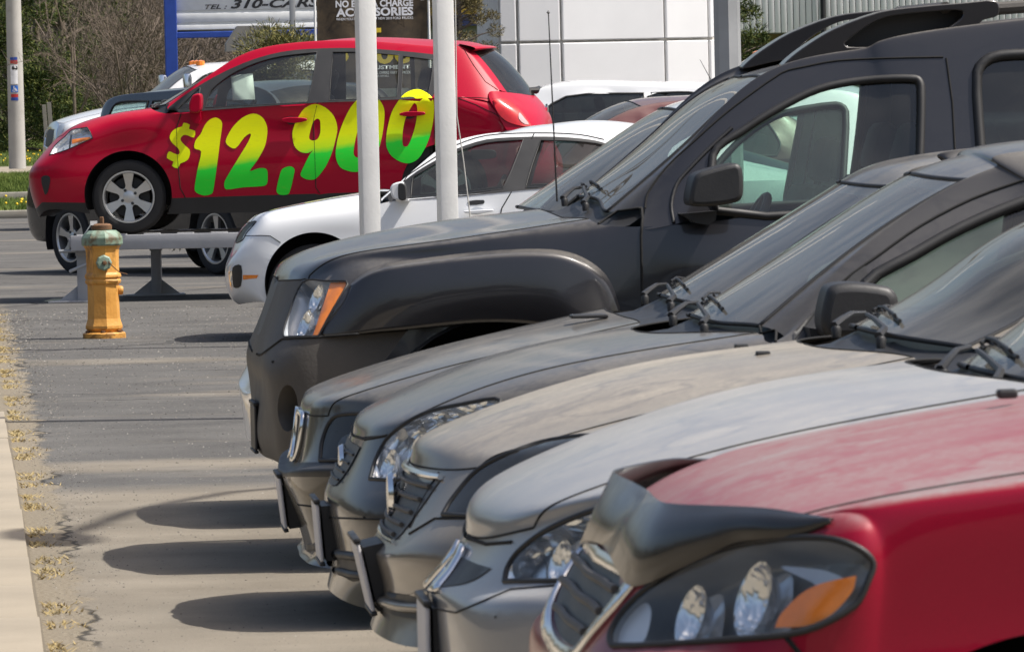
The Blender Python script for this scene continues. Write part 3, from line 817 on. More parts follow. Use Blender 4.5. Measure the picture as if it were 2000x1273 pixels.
            if headliner:
                r = g.sub(np.isin(g.T, [2])); n = r.normals(); V = r.V - np.array([0, 0, .035]); s.mesh('headliner', V, r.F, M_LINER, both=True)
    def tub(s, x0, x1, zf=0.35, zd=0.95, seats=True, wheel=True, seatmat=None, dash=0.45, sx=None, zs=0.45, hz=1.18):
        W = s.W; MBo = MB().box(((x0 + x1) / 2, 0, zf), (x1 - x0, 2 * W * .9, .04)); MBo.box((x1, 0, (zf + zd) / 2), (.05, 2 * W * .85, zd - zf))
        for sg in (-1, 1): MBo.box(((x0 + x1) / 2 + .25, sg * W * .86, (zf + zd) / 2 - .03), (x1 - x0 - .5, .05, zd - zf - .06))
        MBo.build('interior_trim', M_DASH, s.root)
        prof = [(x0, zd - .06), (x0 + dash * .6, zd + .0), (x0 + dash * .95, zd - .03), (x0 + dash, zd - .15), (x0 + dash * .8, zf + .1), (x0, zf + .1)]
        MB().prism(prof, 2 * W * .84, lambda u, v, a: (u, a - W * .84, v)).build('dashboard', M_DASH, s.root)
        if wheel:
            c = np.array([x0 + dash + .12, -.36, zd - .02]); ax = np.array([-.85, 0, .5]); ax /= np.linalg.norm(ax); u = np.array([0, 1.0, 0]); v = np.cross(ax, u)
            pts = [c + .185 * (u * math.cos(t) + v * math.sin(t)) for t in np.linspace(0, 2 * math.pi, 25)]
            b = MB().tube(pts, .016, 8, cap=False); b.tube([c - u * .18, c, c + u * .18], .018, 6); b.tube([c, c - v * .18], .02, 6); b.tube([c - ax * -.02, c - ax * .25], .03, 8)
            b.build('steering_wheel', M_PLA, s.root, smooth=True)
        if seats:
            for row, xs in enumerate(sx or (x0 + dash + .75,)):
                for sg in (-1, 1): s.seat(xs, sg * .37, zs, seatmat or M_SEAT, hz)
    def seat(s, x, y, z, mat, hz=1.18):
        b = MB(); b.box((x - .2, y, z), (.5, .5, .16), bev=.05)
        R = Matrix.Rotation(rad(18), 3, 'Y'); b.box((x + .12, y, (z + hz) / 2 - .02), (.13, .48, hz - z - .1), bev=.05, M=R)
        b.box((x + .25, y, hz + .02), (.09, .27, .19), bev=.04, M=R); b.tube([(x + .2, y - .06, hz - .15), (x + .24, y - .06, hz)], .008, 6); b.tube([(x + .2, y + .06, hz - .15), (x + .24, y + .06, hz)], .008, 6)
        return b.build('seat', mat, s.root, smooth=True)
    def wheel(s, x, z, R=.31, rim=.2, spokes=6, w=None, steer=0.0, width=.2, mat=None, far=True, sw=.055, detail=True, drop=0.0):
        w = w if w is not None else s.W - .03
        for sg in ((-1, 1) if far else (-1,)):
            root = make_wheel(R, rim, spokes, width, mat or M_ALLOY, sw, detail); root.parent = s.root
            root.location = (x, sg * (w - width / 2), z); root.rotation_euler = (0, 0, steer + (math.pi if sg > 0 else 0))
def fixn(o, cam_local):
    me = o.data; c = Vector(cam_local)
    me.update()
    flip = sum(p.area * p.normal.dot(c - p.center) / (c - p.center).length for p in me.polygons) < 0
    if flip: me.flip_normals()
    return o
def make_wheel(R, rim, n, width, mat, sw, detail):
    """axis along local y, outer face at -y"""
    h = width / 2
    hub = MB().lathe([(0.02, -h * .1), (rim * .8, -h * .1), (rim * .8, h * .4), (.02, h * .4)], 20, 'Y').build('wheel', M_PLA, None, True)
    t = MB().lathe([(rim * 1.0, -h * .72), (rim * 1.06, -h * .93), (R * .80, -h), (R * .93, -h * .9), (R, -h * .62), (R, h * .62), (R * .93, h * .9), (R * .8, h), (rim, h * .7)], 48, 'Y')
    to = t.build('tyre', M_TYRE, hub, True); 
    r = MB().lathe([(rim * 1.03, -h * .86), (rim * 1.03, -h * .93), (rim * .97, -h * .93), (rim * .93, -h * .8), (rim * .91, -h * .3), (rim * .9, h * .5)], 48, 'Y')
    for k in range(n):
        a = 2 * math.pi * k / n + math.pi / 2; ca, sa = math.cos(a), math.sin(a)
        prof = [(-sw * .78, .045), (-sw * .5, rim * .45), (-sw * .95, rim * .96), (sw * .95, rim * .96), (sw * .5, rim * .45), (sw * .78, .045)]
        def fn(u, v, q): return (v * ca - u * sa, -h * (.62 + .16 * (v / rim)) + q, v * sa + u * ca)
        r.prism(prof, .03, fn)
    r.lathe([(0, -h * .72), (.035, -h * .72), (.05, -h * .66), (rim * .38, -h * .62), (rim * .38, -h * .3)], 24, 'Y')
    r.build('rim', mat, hub, True, rad(30))
    if detail:
        for k in range(4):
            a = 2 * math.pi * k / 4 + .5; MB().lathe([(.0, -h * .74), (.013, -h * .74), (.013, -h * .5)], 8, 'Y', (.062 * math.cos(a), 0, .062 * math.sin(a))).build('wheel_nut', M_LAMPDK, hub)
        MB().lathe([(0, h * .0), (rim * .62, h * .0), (rim * .62, h * .12)], 24, 'Y').build('brake_disc', simple('brake_steel', (.25, .23, .22), .4, .8), hub)
    return hub
# ------------------------------------------------------------------ the setting
def ground_mat():
    m, nt, b = newmat('asphalt_lot'); oc = coords(nt); sep = node(nt, 'ShaderNodeSeparateXYZ'); nt.links.new(oc, sep.inputs[0]); X, Y = sep.outputs[0], sep.outputs[1]
    nA = noise(nt, 1.3, 8, oc); nB = noise(nt, .35, 6, oc); nF = noise(nt, 190, 3, oc); nG = noise(nt, 60, 4, oc)
    base = ramp(nt, nA, [(.28, (.062, .060, .058)), (.72, (.112, .108, .102))])
    base = mixc(nt, mapr(nt, nF, .55, .72, 0, .6), base, (.30, .28, .25)); base = mixc(nt, mapr(nt, noise(nt, 28, 5, oc), .56, .7, 0, .35), base, (.20, .185, .16)); base = mixc(nt, mapr(nt, nF, .42, .25, 0, .6), base, (.018, .018, .018))
    tan = ramp(nt, nA, [(.3, (.17, .146, .112)), (.7, (.27, .236, .185))]); tan = mixc(nt, mapr(nt, nG, .55, .75, 0, .5), tan, (.30, .27, .22)); tan = mixc(nt, mapr(nt, nF, .42, .25, 0, .55), tan, (.05, .045, .04))
    yn = math_(nt, 'ADD', Y, math_(nt, 'MULTIPLY', math_(nt, 'SUBTRACT', nB, .5), 1.4))
    near = mapr(nt, yn, 30.2, 29.4, 0, .85)
    sand = mapr(nt, noise(nt, .55, 7, coords(nt, (.35, 1, 1))), .56, .70, 0, .75)
    c = mixc(nt, math_(nt, 'MAXIMUM', near, sand), base, tan)
    band = math_(nt, 'MULTIPLY', mapr(nt, yn, 31.3, 31.6), mapr(nt, yn, 32.3, 32.0)); c = mixc(nt, math_(nt, 'MULTIPLY', band, .7), c, tan)
    # dirt strip beside the sidewalk, broken asphalt edge
    xe = math_(nt, 'ADD', X, math_(nt, 'MULTIPLY', math_(nt, 'SUBTRACT', noise(nt, 2.2, 7, oc), .5), .34))
    dirt = ramp(nt, nG, [(.3, (.13, .105, .07)), (.7, (.27, .235, .18))]); dirtm = math_(nt, 'MULTIPLY', mapr(nt, xe, .41, .375), mapr(nt, Y, 60, 50)); c = mixc(nt, dirtm, c, dirt)
    edge = math_(nt, 'MULTIPLY', math_(nt, 'MULTIPLY', mapr(nt, xe, .375, .39), mapr(nt, xe, .415, .40)), math_(nt, 'MULTIPLY', mapr(nt, Y, 60, 50), mapr(nt, nB, .5, .56))); c = mixc(nt, math_(nt, 'MULTIPLY', edge, .8), c, (.015, .014, .013))
    v = node(nt, 'ShaderNodeTexVoronoi', feature='DISTANCE_TO_EDGE'); v.inputs['Scale'].default_value = .22
    w = node(nt, 'ShaderNodeVectorMath', operation='ADD'); nn = node(nt, 'ShaderNodeTexNoise'); nn.inputs['Scale'].default_value = 1.6; nn.inputs['Detail'].default_value = 8; nt.links.new(oc, nn.inputs['Vector']); nt.links.new(oc, w.inputs[0]); nt.links.new(nn.outputs['Color'], w.inputs[1]); nt.links.new(w.outputs[0], v.inputs['Vector'])
    crack = math_(nt, 'MULTIPLY', math_(nt, 'MULTIPLY', mapr(nt, v.outputs['Distance'], .007, .002), mapr(nt, nB, .50, .56)), mapr(nt, Y, 30, 34)); c = mixc(nt, math_(nt, 'MULTIPLY', crack, .85), c, (.012, .011, .011))
    nt.links.new(c, b.inputs['Base Color']); setp(b, rough=.93, spec=.25)
    h = math_(nt, 'SUBTRACT', math_(nt, 'ADD', nF, math_(nt, 'MULTIPLY', nG, .8)), math_(nt, 'MULTIPLY', math_(nt, 'ADD', crack, edge), 2.0)); bump(nt, b, h, .6, .006); return m
g = struct(mesh_obj('ground', [(-400, -120, 0), (700, -120, 0), (700, 1200, 0), (-400, 1200, 0)], [(0, 1, 2, 3)], ground_mat(), None, False))

def concrete(name, col):
    m, nt, b = newmat(name); setp(b, rough=.9, spec=.25); n = noise(nt, 1.1, 8); f = noise(nt, 90, 4)
    c = ramp(nt, n, [(.28, tuple(x * .80 for x in col)), (.72, tuple(x * 1.1 for x in col))]); c = mixc(nt, mapr(nt, f, .55, .8, 0, .35), c, tuple(x * .55 for x in col)); c = mixc(nt, mapr(nt, noise(nt, 4.5, 6), .6, .75, 0, .3), c, (.16, .12, .08))
    nt.links.new(c, b.inputs['Base Color']); bump(nt, b, f, .35, .004); return m
M_CONC = concrete('pale_concrete', (.29, .252, .196)); M_KERB = concrete('kerb_concrete', (.30, .28, .24))
sw = struct(mesh_obj('sidewalk', [(-1.62, 12, .004), (.24, 12, .004), (.24, 37, .004), (-1.62, 37, .004)], [(0, 1, 2, 3)], simple('sidewalk_bed', (.13, .11, .08), .95), None, False))
_sm = None
for i in range(17):
    y = 12.5 + i * 1.5; o = MB().box((0, 0, 0), (1.84, 1.494, .05), bev=.004).build('slab', M_CONC, sw, True) if _sm is None else bpy.data.objects.new('slab', _sm)
    if _sm is None: _sm = o.data
    else: link(o, sw)
    o.location = (-.69 + random.uniform(-.004, .004), y, .0 + random.uniform(-.001, .001)); o.rotation_euler = (random.uniform(-.002, .002), random.uniform(-.003, .003), random.uniform(-.004, .004))

def grass_mat(name, a, b_):
    m, nt, b = newmat(name); setp(b, rough=.7, spec=.2); nt.links.new(ramp(nt, noise(nt, 3, 6), [(.3, a), (.7, b_)]), b.inputs['Base Color']); return m
M_SOIL = grass_mat('lawn_ground', (.035, .05, .012), (.10, .12, .03)); M_GRASS = grass_mat('grass_blades', (.06, .11, .018), (.16, .20, .045)); M_STRAW = grass_mat('dry_straw', (.30, .22, .09), (.45, .36, .18))
def sheet(name, x0, x1, prof, mat):
    V = []; F = []
    for y, z in prof: V += [(x0, y, z), (x1, y, z)]
    for i in range(len(prof) - 1): F.append((2 * i, 2 * i + 1, 2 * i + 3, 2 * i + 2))
    return struct(mesh_obj(name, V, F, mat, None, False))
sheet('lawn_verge', -60, 60, [(100.7, .10), (111.1, .11)], M_SOIL); sheet('lawn', -60, 60, [(111.4, .22), (141, .22)], M_SOIL)
BANK = [(163, .16), (172, .2), (185, .5), (200, .85), (215, 1.1), (250, 1.3), (330, 1.4)]
sheet('grass_bank', -80, 120, BANK, M_SOIL)
sheet('far_path', -60, 60, [(141, .215), (163, .17)], M_CONC)
def drive():
    a, b_, c, d = on_ground(0, 345, .22), on_ground(62, 366, .22), on_ground(0, 372, .22), on_ground(0, 366, .22)
    V = [(a[0] - 3, 139, .226), (a[0] + .3, 139, .226), (1.05, 131, .226), (.72, 127, .226), (-3, 127, .226)]
    return struct(mesh_obj('far_driveway', V, [(0, 1, 2, 3, 4)][::-1], M_CONC, None, False))
fix_normals(drive())
struct(MB().box((0, 100.5, .05), (120, .3, .13), bev=.02).build('kerb', M_KERB, None, True)); struct(MB().box((0, 111.25, .13), (120, .28, .22), bev=.02).build('kerb', M_KERB, None, True))
def blades(name, pts, h, w, mat, lean=.5):
    n = len(pts); V = np.zeros((n * 3, 3)); a = RNG.uniform(0, 6.28, n); hh = h * RNG.uniform(.5, 1.2, n); dx = np.cos(a) * w; dy = np.sin(a) * w; l = RNG.uniform(-1, 1, (n, 2)) * (hh * lean)[:, None]
    V[0::3] = pts + np.stack([dx, dy, 0 * dx], 1); V[1::3] = pts - np.stack([dx, dy, 0 * dx], 1); V[2::3] = pts + np.stack([l[:, 0], l[:, 1], hh], 1)
    F = np.arange(n * 3).reshape(-1, 3); o = mesh_obj(name, V, F, mat, None, False); return struct(o, 'stuff')
def field(n, x0, x1, y0, y1, zf): 
    x = RNG.uniform(x0, x1, n); y = RNG.uniform(y0, y1, n); return np.stack([x, y, zf(y)], 1)
zb = lambda y: np.interp(y, [p[0] for p in BANK], [p[1] for p in BANK])
tag(blades('grass', np.vstack([field(9000, -.5, 2.8, 100.8, 111, lambda y: .105 + 0 * y), field(26000, -.6, 3.2, 111.5, 140.5, lambda y: .22 + 0 * y), field(34000, -.8, 5.5, 164, 215, zb)]), .09, .008, M_GRASS), 'green lawn grass on the verge and bank at far left', 'grass')
ys = RNG.uniform(14, 55, 9000); xs = .25 + np.abs(RNG.normal(0, .05, 9000)) * (1 + .3 * np.sin(ys * 2.3)); keep = np.sin(ys * 3.1) + np.sin(ys * 7.7 + 1) > .1
tag(blades('dry_grass', np.stack([xs, ys, 0 * xs], 1)[keep], .016, .0035, M_STRAW, 2.2), 'dry straw-coloured grass along the sidewalk edge', 'grass')
def stones(n):
    V = []; F = []
    for i in range(n):
        y = random.uniform(15, 56); x = random.uniform(.3, .55) if random.random() < .22 else random.uniform(.3, 3.2); r = y * random.choice((.6, .7, .8, 1.0, 1.0, 1.3, 1.9)) * 8.5e-5; k = len(V)
        for a in range(4): V.append((x + r * math.cos(a * 1.57 + i) * random.uniform(.7, 1.3), y + r * math.sin(a * 1.57 + i) * random.uniform(.7, 1.3), 0))
        V.append((x, y, r * random.uniform(.5, .9))); F += [(k + a, k + (a + 1) % 4, k + 4) for a in range(4)]
    return V, F
def stone_mat():
    m, nt, b = newmat('loose_stone'); setp(b, rough=.9); gi = node(nt, 'ShaderNodeNewGeometry'); nt.links.new(ramp(nt, gi.outputs['Random Per Island'], [(0, (.025, .023, .021)), (.4, (.07, .065, .058)), (.8, (.17, .155, .13)), (1, (.36, .34, .30))]), b.inputs['Base Color']); return m
M_STONE = stone_mat()
o = struct(mesh_obj('gravel', *stones(22000), M_STONE, None, False), 'stuff'); tag(o, 'loose gravel bits scattered over the asphalt', 'gravel')
# dandelions on the grass
pts = np.vstack([field(40, -.4, 1.6, 101, 111, lambda y: .19 + 0 * y), field(60, -.3, 2.2, 165, 185, lambda y: zb(y) + .1)]); V = []; F = []
for p in pts:
    k = len(V); r = .022
    for a in range(6): V.append((p[0] + r * math.cos(a * 1.047), p[1], p[2] + r * math.sin(a * 1.047)))
    V.append((p[0], p[1] - .02, p[2])); F += [(k + a, k + (a + 1) % 6, k + 6) for a in range(6)]
tag(struct(mesh_obj('dandelions', V, F, simple('dandelion_yellow', (.75, .50, .02), .8), None, False), 'stuff'), 'yellow dandelion heads dotted through the far grass', 'flowers')

# ------------------------------------------------------------------ trees
M_BARK = simple('grey_brown_bark', (.17, .135, .105), .9, scale=6, var=.35, bmp=.4); M_TWIG = simple('twig_brown', (.15, .115, .09), .9, var=.4); M_TWIGD = simple('thicket_brown', (.085, .065, .055), .95, var=.4, scale=1.2)
def leafmat(name, a, b_, c_):
    m, nt, b = newmat(name); setp(b, rough=.75, spec=.2); gi = node(nt, 'ShaderNodeNewGeometry'); nt.links.new(ramp(nt, gi.outputs['Random Per Island'], [(0, a), (.5, b_), (1, c_)]), b.inputs['Base Color']); return m
M_PINE = leafmat('pine_needles', (.012, .026, .007), (.04, .065, .014), (.14, .15, .035)); M_JUN = leafmat('juniper_sprays', (.05, .06, .018), (.13, .13, .04), (.26, .22, .08)); M_OLIVE = leafmat('budding_twigs', (.06, .05, .025), (.13, .11, .05), (.22, .18, .07))
def branches(rng, base, height, depth, spread, r0, nchild=3, up=.5, first=.35, jit=.35):
    segs = []
    def grow(p, d, l, r, k):
        pts = [p]; rs = [r]; q = p.copy(); dd = d.copy()
        for i in range(4 if k == 0 else 3):
            dd = dd + rng.normal(0, jit * (.3 if k == 0 else .55), 3) * .35; dd[2] += up * .08; dd /= np.linalg.norm(dd); q = q + dd * (l / (4 if k == 0 else 3)); pts.append(q.copy()); rs.append(r * (1 - .42 * (i + 1) / 3))
        segs.append((k, pts, rs))
        if k < depth:
            n = nchild + (1 if k == 0 else 0) + int(rng.integers(0, 2))
            for j in range(n):
                t = rng.uniform(first if k == 0 else .25, 1.0) * (len(pts) - 1); i = int(min(t, len(pts) - 2)); f = t - i; pp = pts[i] + (pts[i + 1] - pts[i]) * f
                ax = rng.normal(0, 1, 3); ax -= dd * (ax @ dd); ax /= np.linalg.norm(ax) + 1e-9; nd = dd * rng.uniform(.55, .9) + ax * rng.uniform(.45, 1.0) * spread; nd[2] += up * .35; nd /= np.linalg.norm(nd)
                grow(pp, nd, l * rng.uniform(.48, .72), max(rs[i] * .55, .004), k + 1)
    grow(np.array(base, float), np.array([rng.normal(0, .05), rng.normal(0, .05), 1.0]), height * .5, r0, 0); return segs
def bare_tree(seed, px, Z, base_z, height, label, depth=5, spread=.9, r0=.07, stems=1, nchild=3, up=.5, first=.35):
    rng = np.random.default_rng(seed); p = ground_below(px, Z); t = thing('bare_tree', label, 'tree', (p[0], p[1], base_z), 0, 'leafless trees'); T = MB(); C = MB()
    for s_ in range(stems):
        off = rng.normal(0, .12 * (stems > 1), 3); off[2] = 0
        for k, pts, rs in branches(rng, off, height * rng.uniform(.85, 1.05), depth, spread, r0 * rng.uniform(.7, 1), nchild, up, first):
            (T if k < 1 else C).tube(pts, rs, 6 if k < 2 else (4 if k < 3 else 3), cap=False)
    T.build('trunk', M_BARK, t, True); C.build('crown', M_TWIG, t, False); return t
def leafy(name, label, cat, px, Z, bz, height, rx, mat, n, leaf, seed, clumps=26, trunk=True, group=None, lens=2.2, droop=.1, shape=1.0, base=.1):
    """tapered trunk with limbs, and leaf-sized blades gathered in clumps through the crown"""
    rng = np.random.default_rng(seed); p = ground_below(px, Z); t = thing(name, label, cat, (p[0], p[1], bz), 0, group); cl = []
    T = MB().tube([(0, 0, 0), (.03, 0, height * .5), (0, .02, height * .9)], [rx * .07, rx * .05, .01], 8)
    for i in range(clumps):
        z = height * rng.uniform(base, .97); k = (1 - (z / height)) ** .7 * shape + .12; a = rng.uniform(0, 6.28); rr = rx * k * rng.uniform(.25, 1.0) ** .6; c = np.array([rr * math.cos(a), rr * math.sin(a), z]); cl.append((c, rx * rng.uniform(.16, .34)))
        T.tube([(0, 0, max(.05, z - rr * .4)), c * np.array([.6, .6, 1]) - np.array([0, 0, rr * .1]), c], [.025 * rx + .004, .012 * rx + .003, .004], 4, cap=False)
    V = np.zeros((n, 3, 3)); ids = rng.integers(0, clumps, n); cen = np.array([c for c, r in cl])[ids]; rad_ = np.array([r for c, r in cl])[ids]; d = rng.normal(0, 1, (n, 3)); d /= np.linalg.norm(d, axis=1, keepdims=True); d[:, 2] *= .75
    pos = cen + d * (rad_ * rng.uniform(.2, 1, n) ** .5)[:, None]; dr = d + rng.normal(0, .55, (n, 3)); dr[:, 2] += .45; dr /= np.linalg.norm(dr, axis=1, keepdims=True); sd = np.cross(dr, rng.normal(0, 1, (n, 3))); sd /= np.linalg.norm(sd, axis=1, keepdims=True); L_ = leaf * rng.uniform(.6, 1.3, n)[:, None]
    V[:, 0] = pos - sd * L_ * .3; V[:, 1] = pos + sd * L_ * .3; V[:, 2] = pos + dr * L_ * lens
    T.build('trunk', M_BARK, t, True); mesh_obj('crown', V.reshape(-1, 3), np.arange(n * 3).reshape(-1, 3), mat, t, False); return t
bare_tree(3, 150, 168, .1, 7.0, 'slender bare tree with pale trunk left of the leafless thicket', 4, .8, .085, 1, 3, .6, .3)
bare_tree(11, 268, 112, 0, 5.2, 'wide multi-stemmed bare tree behind the black pickup', 5, .85, .05, 5, 3, .45, .2)
#bare_tree(17, 215, 150, 0, 6.0, 'bare tree between the slender tree and the multi-stemmed one', 5, .9, .06, 2, 3, .5, .25)
bare_tree(23, 330, 120, 0, 5.0, 'bare tree in front of the blue sign post', 5, 1.0, .045, 3, 3, .3, .15)
#bare_tree(29, 55, 205, .9, 8.0, 'tall bare tree at far left behind the concrete pole', 5, .8, .10, 2, 3, .5, .3)
bare_tree(31, 415, 128, 0, 3.6, 'low bare shrub under the white phone sign', 4, 1.0, .03, 5, 3, .4, .1)
for i, (px, Z, h, rx, lab) in enumerate(((-20, 186, 6.0, 1.7, 'leftmost dark pine on the grass bank'), (75, 190, 5.6, 1.9, 'dark pine right behind the concrete pole'), (125, 192, 7.5, 1.9, 'tall dark pine behind the slender bare tree'), (215, 196, 5.5, 1.9, 'dark pine behind the leafless thicket'), (20, 182, 3.6, 1.5, 'low bushy pine at the left edge of the bank'), (95, 180, 2.6, 1.3, 'low yellowish pine below the tall pine'))):
    leafy('pine_tree', lab, 'tree', px, Z, float(np.interp(Z, [163, 172, 185, 200], [.16, .2, .5, .85])) - .05, h, rx, M_PINE, 15000, .05, 40 + i, 60, group='pines on the bank', lens=2.4, base=.03, shape=1.0)
leafy('juniper_bush', 'feathery olive-green juniper showing above the red hatchback roof', 'bush', 548, 74, 0, 2.42, .82, M_JUN, 42000, .017, 61, 110, lens=3.0, shape=1.25)
leafy('juniper_bush', 'lower juniper in front of the red hatchback windscreen pillar', 'bush', 440, 73.5, 0, 1.85, .62, M_JUN, 24000, .017, 62, 70, lens=3.0, shape=1.2)
leafy('budding_tree', 'brownish budding tree beside the white panel building', 'tree', 903, 83, 0, 5.0, .48, M_OLIVE, 30000, .017, 63, 110, lens=2.2, base=.30, shape=1.35)
leafy('spruce_tree', 'spruce branch tips right of the galvanised pole', 'tree', 1445, 100, 0, 3.2, .62, M_PINE, 12000, .028, 64, 60, lens=2.6, shape=1.3)
# thicket and hillside that close the view
def thicket():
    rng = np.random.default_rng(5); V = []; F = []
    for i in range(15000):
        x = rng.uniform(-6, 24); y = rng.uniform(226, 246); z = 1.0 + rng.uniform(0, 4.6); l = rng.uniform(.5, 1.6); d = np.array([rng.normal(0, .5), rng.normal(0, .3), rng.uniform(.4, 1.2)]); d /= np.linalg.norm(d); s_ = np.array([.5 + rng.random(), .2, 0]) ; w = rng.uniform(.008, .02); k = len(V); p = np.array([x, y, z])
        V += [p - s_ * w, p + s_ * w, p + d * l + s_ * w * .3, p + d * l - s_ * w * .3]; F.append((k, k + 1, k + 2, k + 3))
    return V, F
tag(struct(mesh_obj('bare_thicket', *thicket(), M_TWIGD, None, False), 'stuff'), 'dense brown leafless thicket filling the background at left', 'thicket')
def hill():
    V = []; F = []; xs = np.linspace(-160, 260, 85); ys = [255, 262, 275, 300, 340]; hs = [1.2, 4, 5.5, 6.0, 6.2]
    for j, (y, h) in enumerate(zip(ys, hs)):
        for i, x in enumerate(xs): V.append((x, y + RNG.uniform(-1, 1), h * (1 + RNG.uniform(-.12, .12) * (j > 0))))
    n = len(xs)
    for j in range(4):
        for i in range(n - 1): F.append((j * n + i, j * n + i + 1, j * n + n + i + 1, j * n + n + i))
    return V, F
M_HILL = grass_mat('wooded_hillside', (.05, .04, .033), (.11, .09, .07)); struct(mesh_obj('hillside', *hill(), M_HILL))
# unseen trees left of and behind the viewer, added to darken paint reflections
def reflection_belt():
    rng = np.random.default_rng(9); n = 26000; V = np.zeros((n, 3, 3)); t = rng.uniform(0, 1, n); x = np.where(t < .6, -38 + rng.normal(0, 2.5, n), rng.uniform(-38, 45, n)); y = np.where(t < .6, rng.uniform(-50, 190, n), -50 + rng.normal(0, 2.5, n)); u = np.where(t < .6, y, x)
    z = rng.uniform(0, 1, n) * (6.5 + 2.2 * np.sin(u * .31) + 1.6 * np.sin(u * .83 + 1)); p = np.stack([x, y, z], 1); d = rng.normal(0, 1, (n, 3)); e = rng.normal(0, 1, (n, 3))
    V[:, 0] = p - d * .35; V[:, 1] = p + d * .35; V[:, 2] = p + e * .7; return V.reshape(-1, 3), np.arange(n * 3).reshape(-1, 3)
tag(struct(mesh_obj('reflection_tree_belt', *reflection_belt(), leafmat('reflection_foliage', (.03, .035, .015), (.07, .065, .035), (.12, .10, .06)), None, False), 'stuff'), 'unseen tree belt added out of view to darken reflections in the paint', 'trees')
# ------------------------------------------------------------------ buildings, signs, poles
def text_obj(name, body, x0, x1, ytop, ybot, Z, mat, parent, origin, shear=0.0, bold=0.0, off=.004):
    """flat lettering on a board that faces the lot, fitted between two image columns and rows at depth Z"""
    cu = bpy.data.curves.new(name, 'FONT'); cu.body = body; cu.shear = shear; cu.offset = bold; cu.fill_mode = 'FRONT'; cu.resolution_u = 3
    tmp = bpy.data.objects.new('tmp', cu); COL.objects.link(tmp); dg = bpy.context.evaluated_depsgraph_get(); me = bpy.data.meshes.new_from_object(tmp.evaluated_get(dg)); bpy.data.objects.remove(tmp)
    co = np.array([v.co[:] for v in me.vertices]); mn, mx = co.min(0), co.max(0); a = at_depth(x0, ybot, Z); b = at_depth(x1, ytop, Z); w = b[0] - a[0]; h = at_depth(x0, ytop, Z)[2] - a[2]; zl = a[2]
    for v in me.vertices:
        u = (v.co.x - mn[0]) / (mx[0] - mn[0]); t = (v.co.y - mn[1]) / (mx[1] - mn[1]); v.co = (a[0] + u * w - origin[0], -off, zl + t * h - origin[2])
    me.materials.append(mat); me.name = name; o = bpy.data.objects.new(name, me); link(o, parent); return o
def board_pts(x0, x1, y0, y1, Z): a = at_depth(x0, y1, Z); b = at_depth(x1, y0, Z); return a[0], b[0], a[2], b[2], (a[1] + b[1]) / 2
M_WHT = simple('white_sign_metal', (.74, .75, .74), .5, var=.06); M_BLUE = simple('blue_sign_paint', (.015, .055, .30), .5); M_BLK = simple('black_lettering', (.012, .012, .014), .6); M_WLT = simple('white_lettering', (.74, .75, .78), .6); M_YEL = simple('yellow_lettering', (.72, .52, .03), .6)
M_GALV = simple('galvanised_steel', (.36, .37, .38), .55, .35, var=.14, scale=3, bmp=.1); M_WPOST = simple('white_painted_post', (.80, .80, .78), .6, var=.08, scale=5, bmp=.25)
# white phone sign
x0, x1, z0, z1, yy = board_pts(345, 700, -120, 76, 95); t = thing('phone_sign', 'white ribbed signboard with TEL 310-CARS and blue rim', 'sign', (x0, yy, 0)); W_ = x1 - x0
MB().box((W_ / 2, .06, (z0 + z1) / 2 + .05), (W_, .1, z1 - z0 - .1)).build('board', M_WHT, t)
rows = [25, 48, 71]
pz = [at_depth(345, r, 95)[2] for r in rows]
prev = z1
for z in pz + [z0 + .09]:
    MB().box((W_ / 2, 0, (z + prev) / 2), (W_, .025, prev - z - .035), bev=.01).build('rib_panel', M_WHT, t, True); prev = z
MB().box((W_ / 2, .03, z0 + .045), (W_ + .05, .16, .085), bev=.01).build('bottom_rim', M_BLUE, t)
bx = at_depth(333, 60, 95); MB().box((bx[0] - x0, .0, 3.0), (.17, .17, 6.0), bev=.01).build('sign_post', M_BLUE, t)
text_obj('lettering', 'TEL :', 400, 443, 10, 19, 95, M_BLK, t, (x0, yy, 0), .3, .02, .02); text_obj('lettering', '310-CARS', 450, 626, 0, 18, 95, M_BLK, t, (x0, yy, 0), .3, .03, .02)
p = at_depth(571, 20, 90); o = MB().box((0, 0, 2.6), (.075, .06, 5.2), bev=.006).build('steel_post', M_GALV, None, True); o.location = (p[0], p[1], 0); tag(o, 'thin grey steel post in front of the white phone sign', 'post')
p = at_depth(480, 85, 88); o = MB().prism([(-.25, 0), (.3, 0), (.3, .32), (-.1, .32), (-.25, .1)], .5, lambda u, v, a: (u, a, v)).build('utility_hood', simple('grey_box', (.24, .23, .21), .7), None); o.location = (p[0], p[1], p[2] - .1)
MB().box((0.05, .25, -1.2), (.12, .12, 2.6)).build('stand', M_GALV, o); tag(o, 'grey angular hood on a stand behind the junipers', 'box')
# brown banner
x0, x1, z0, z1, yy = board_pts(622, 832, -60, 176, 71); t = thing('brown_banner', 'brown banner advertising no extra charge accessories between poles', 'banner', (x0, yy, 0)); W_ = x1 - x0
m, nt, b = newmat('brown_banner_print'); setp(b, rough=.6); nt.links.new(ramp(nt, noise(nt, 5, 10, None, .75), [(.3, (.022, .016, .011)), (.6, (.085, .058, .030)), (.8, (.15, .115, .06))]), b.inputs['Base Color'])
V = []; F = []
for i in range(17):
    for j in range(9): V.append((W_ * i / 16, .012 * math.sin(i * .9 + j * .3), z0 + (z1 - z0) * j / 8))
for i in range(16):
    for j in range(8): F.append((i * 9 + j, i * 9 + 9 + j, i * 9 + 10 + j, i * 9 + 1 + j))
mesh_obj('banner_sheet', V, F, m, t)
for x in (-.02, W_ + .02): MB().tube([(x, 0, 0), (x, 0, z1 + .3)], .012, 8).build('pole', M_WPOST, t, True)
for z in (z0 + .05, z0 + .9): MB().tube([(W_ - .06, -.01, z), (W_ + .04, -.01, z + .01)], .006, 5).build('tie', M_WPOST, t)
og = (x0, yy, 0)
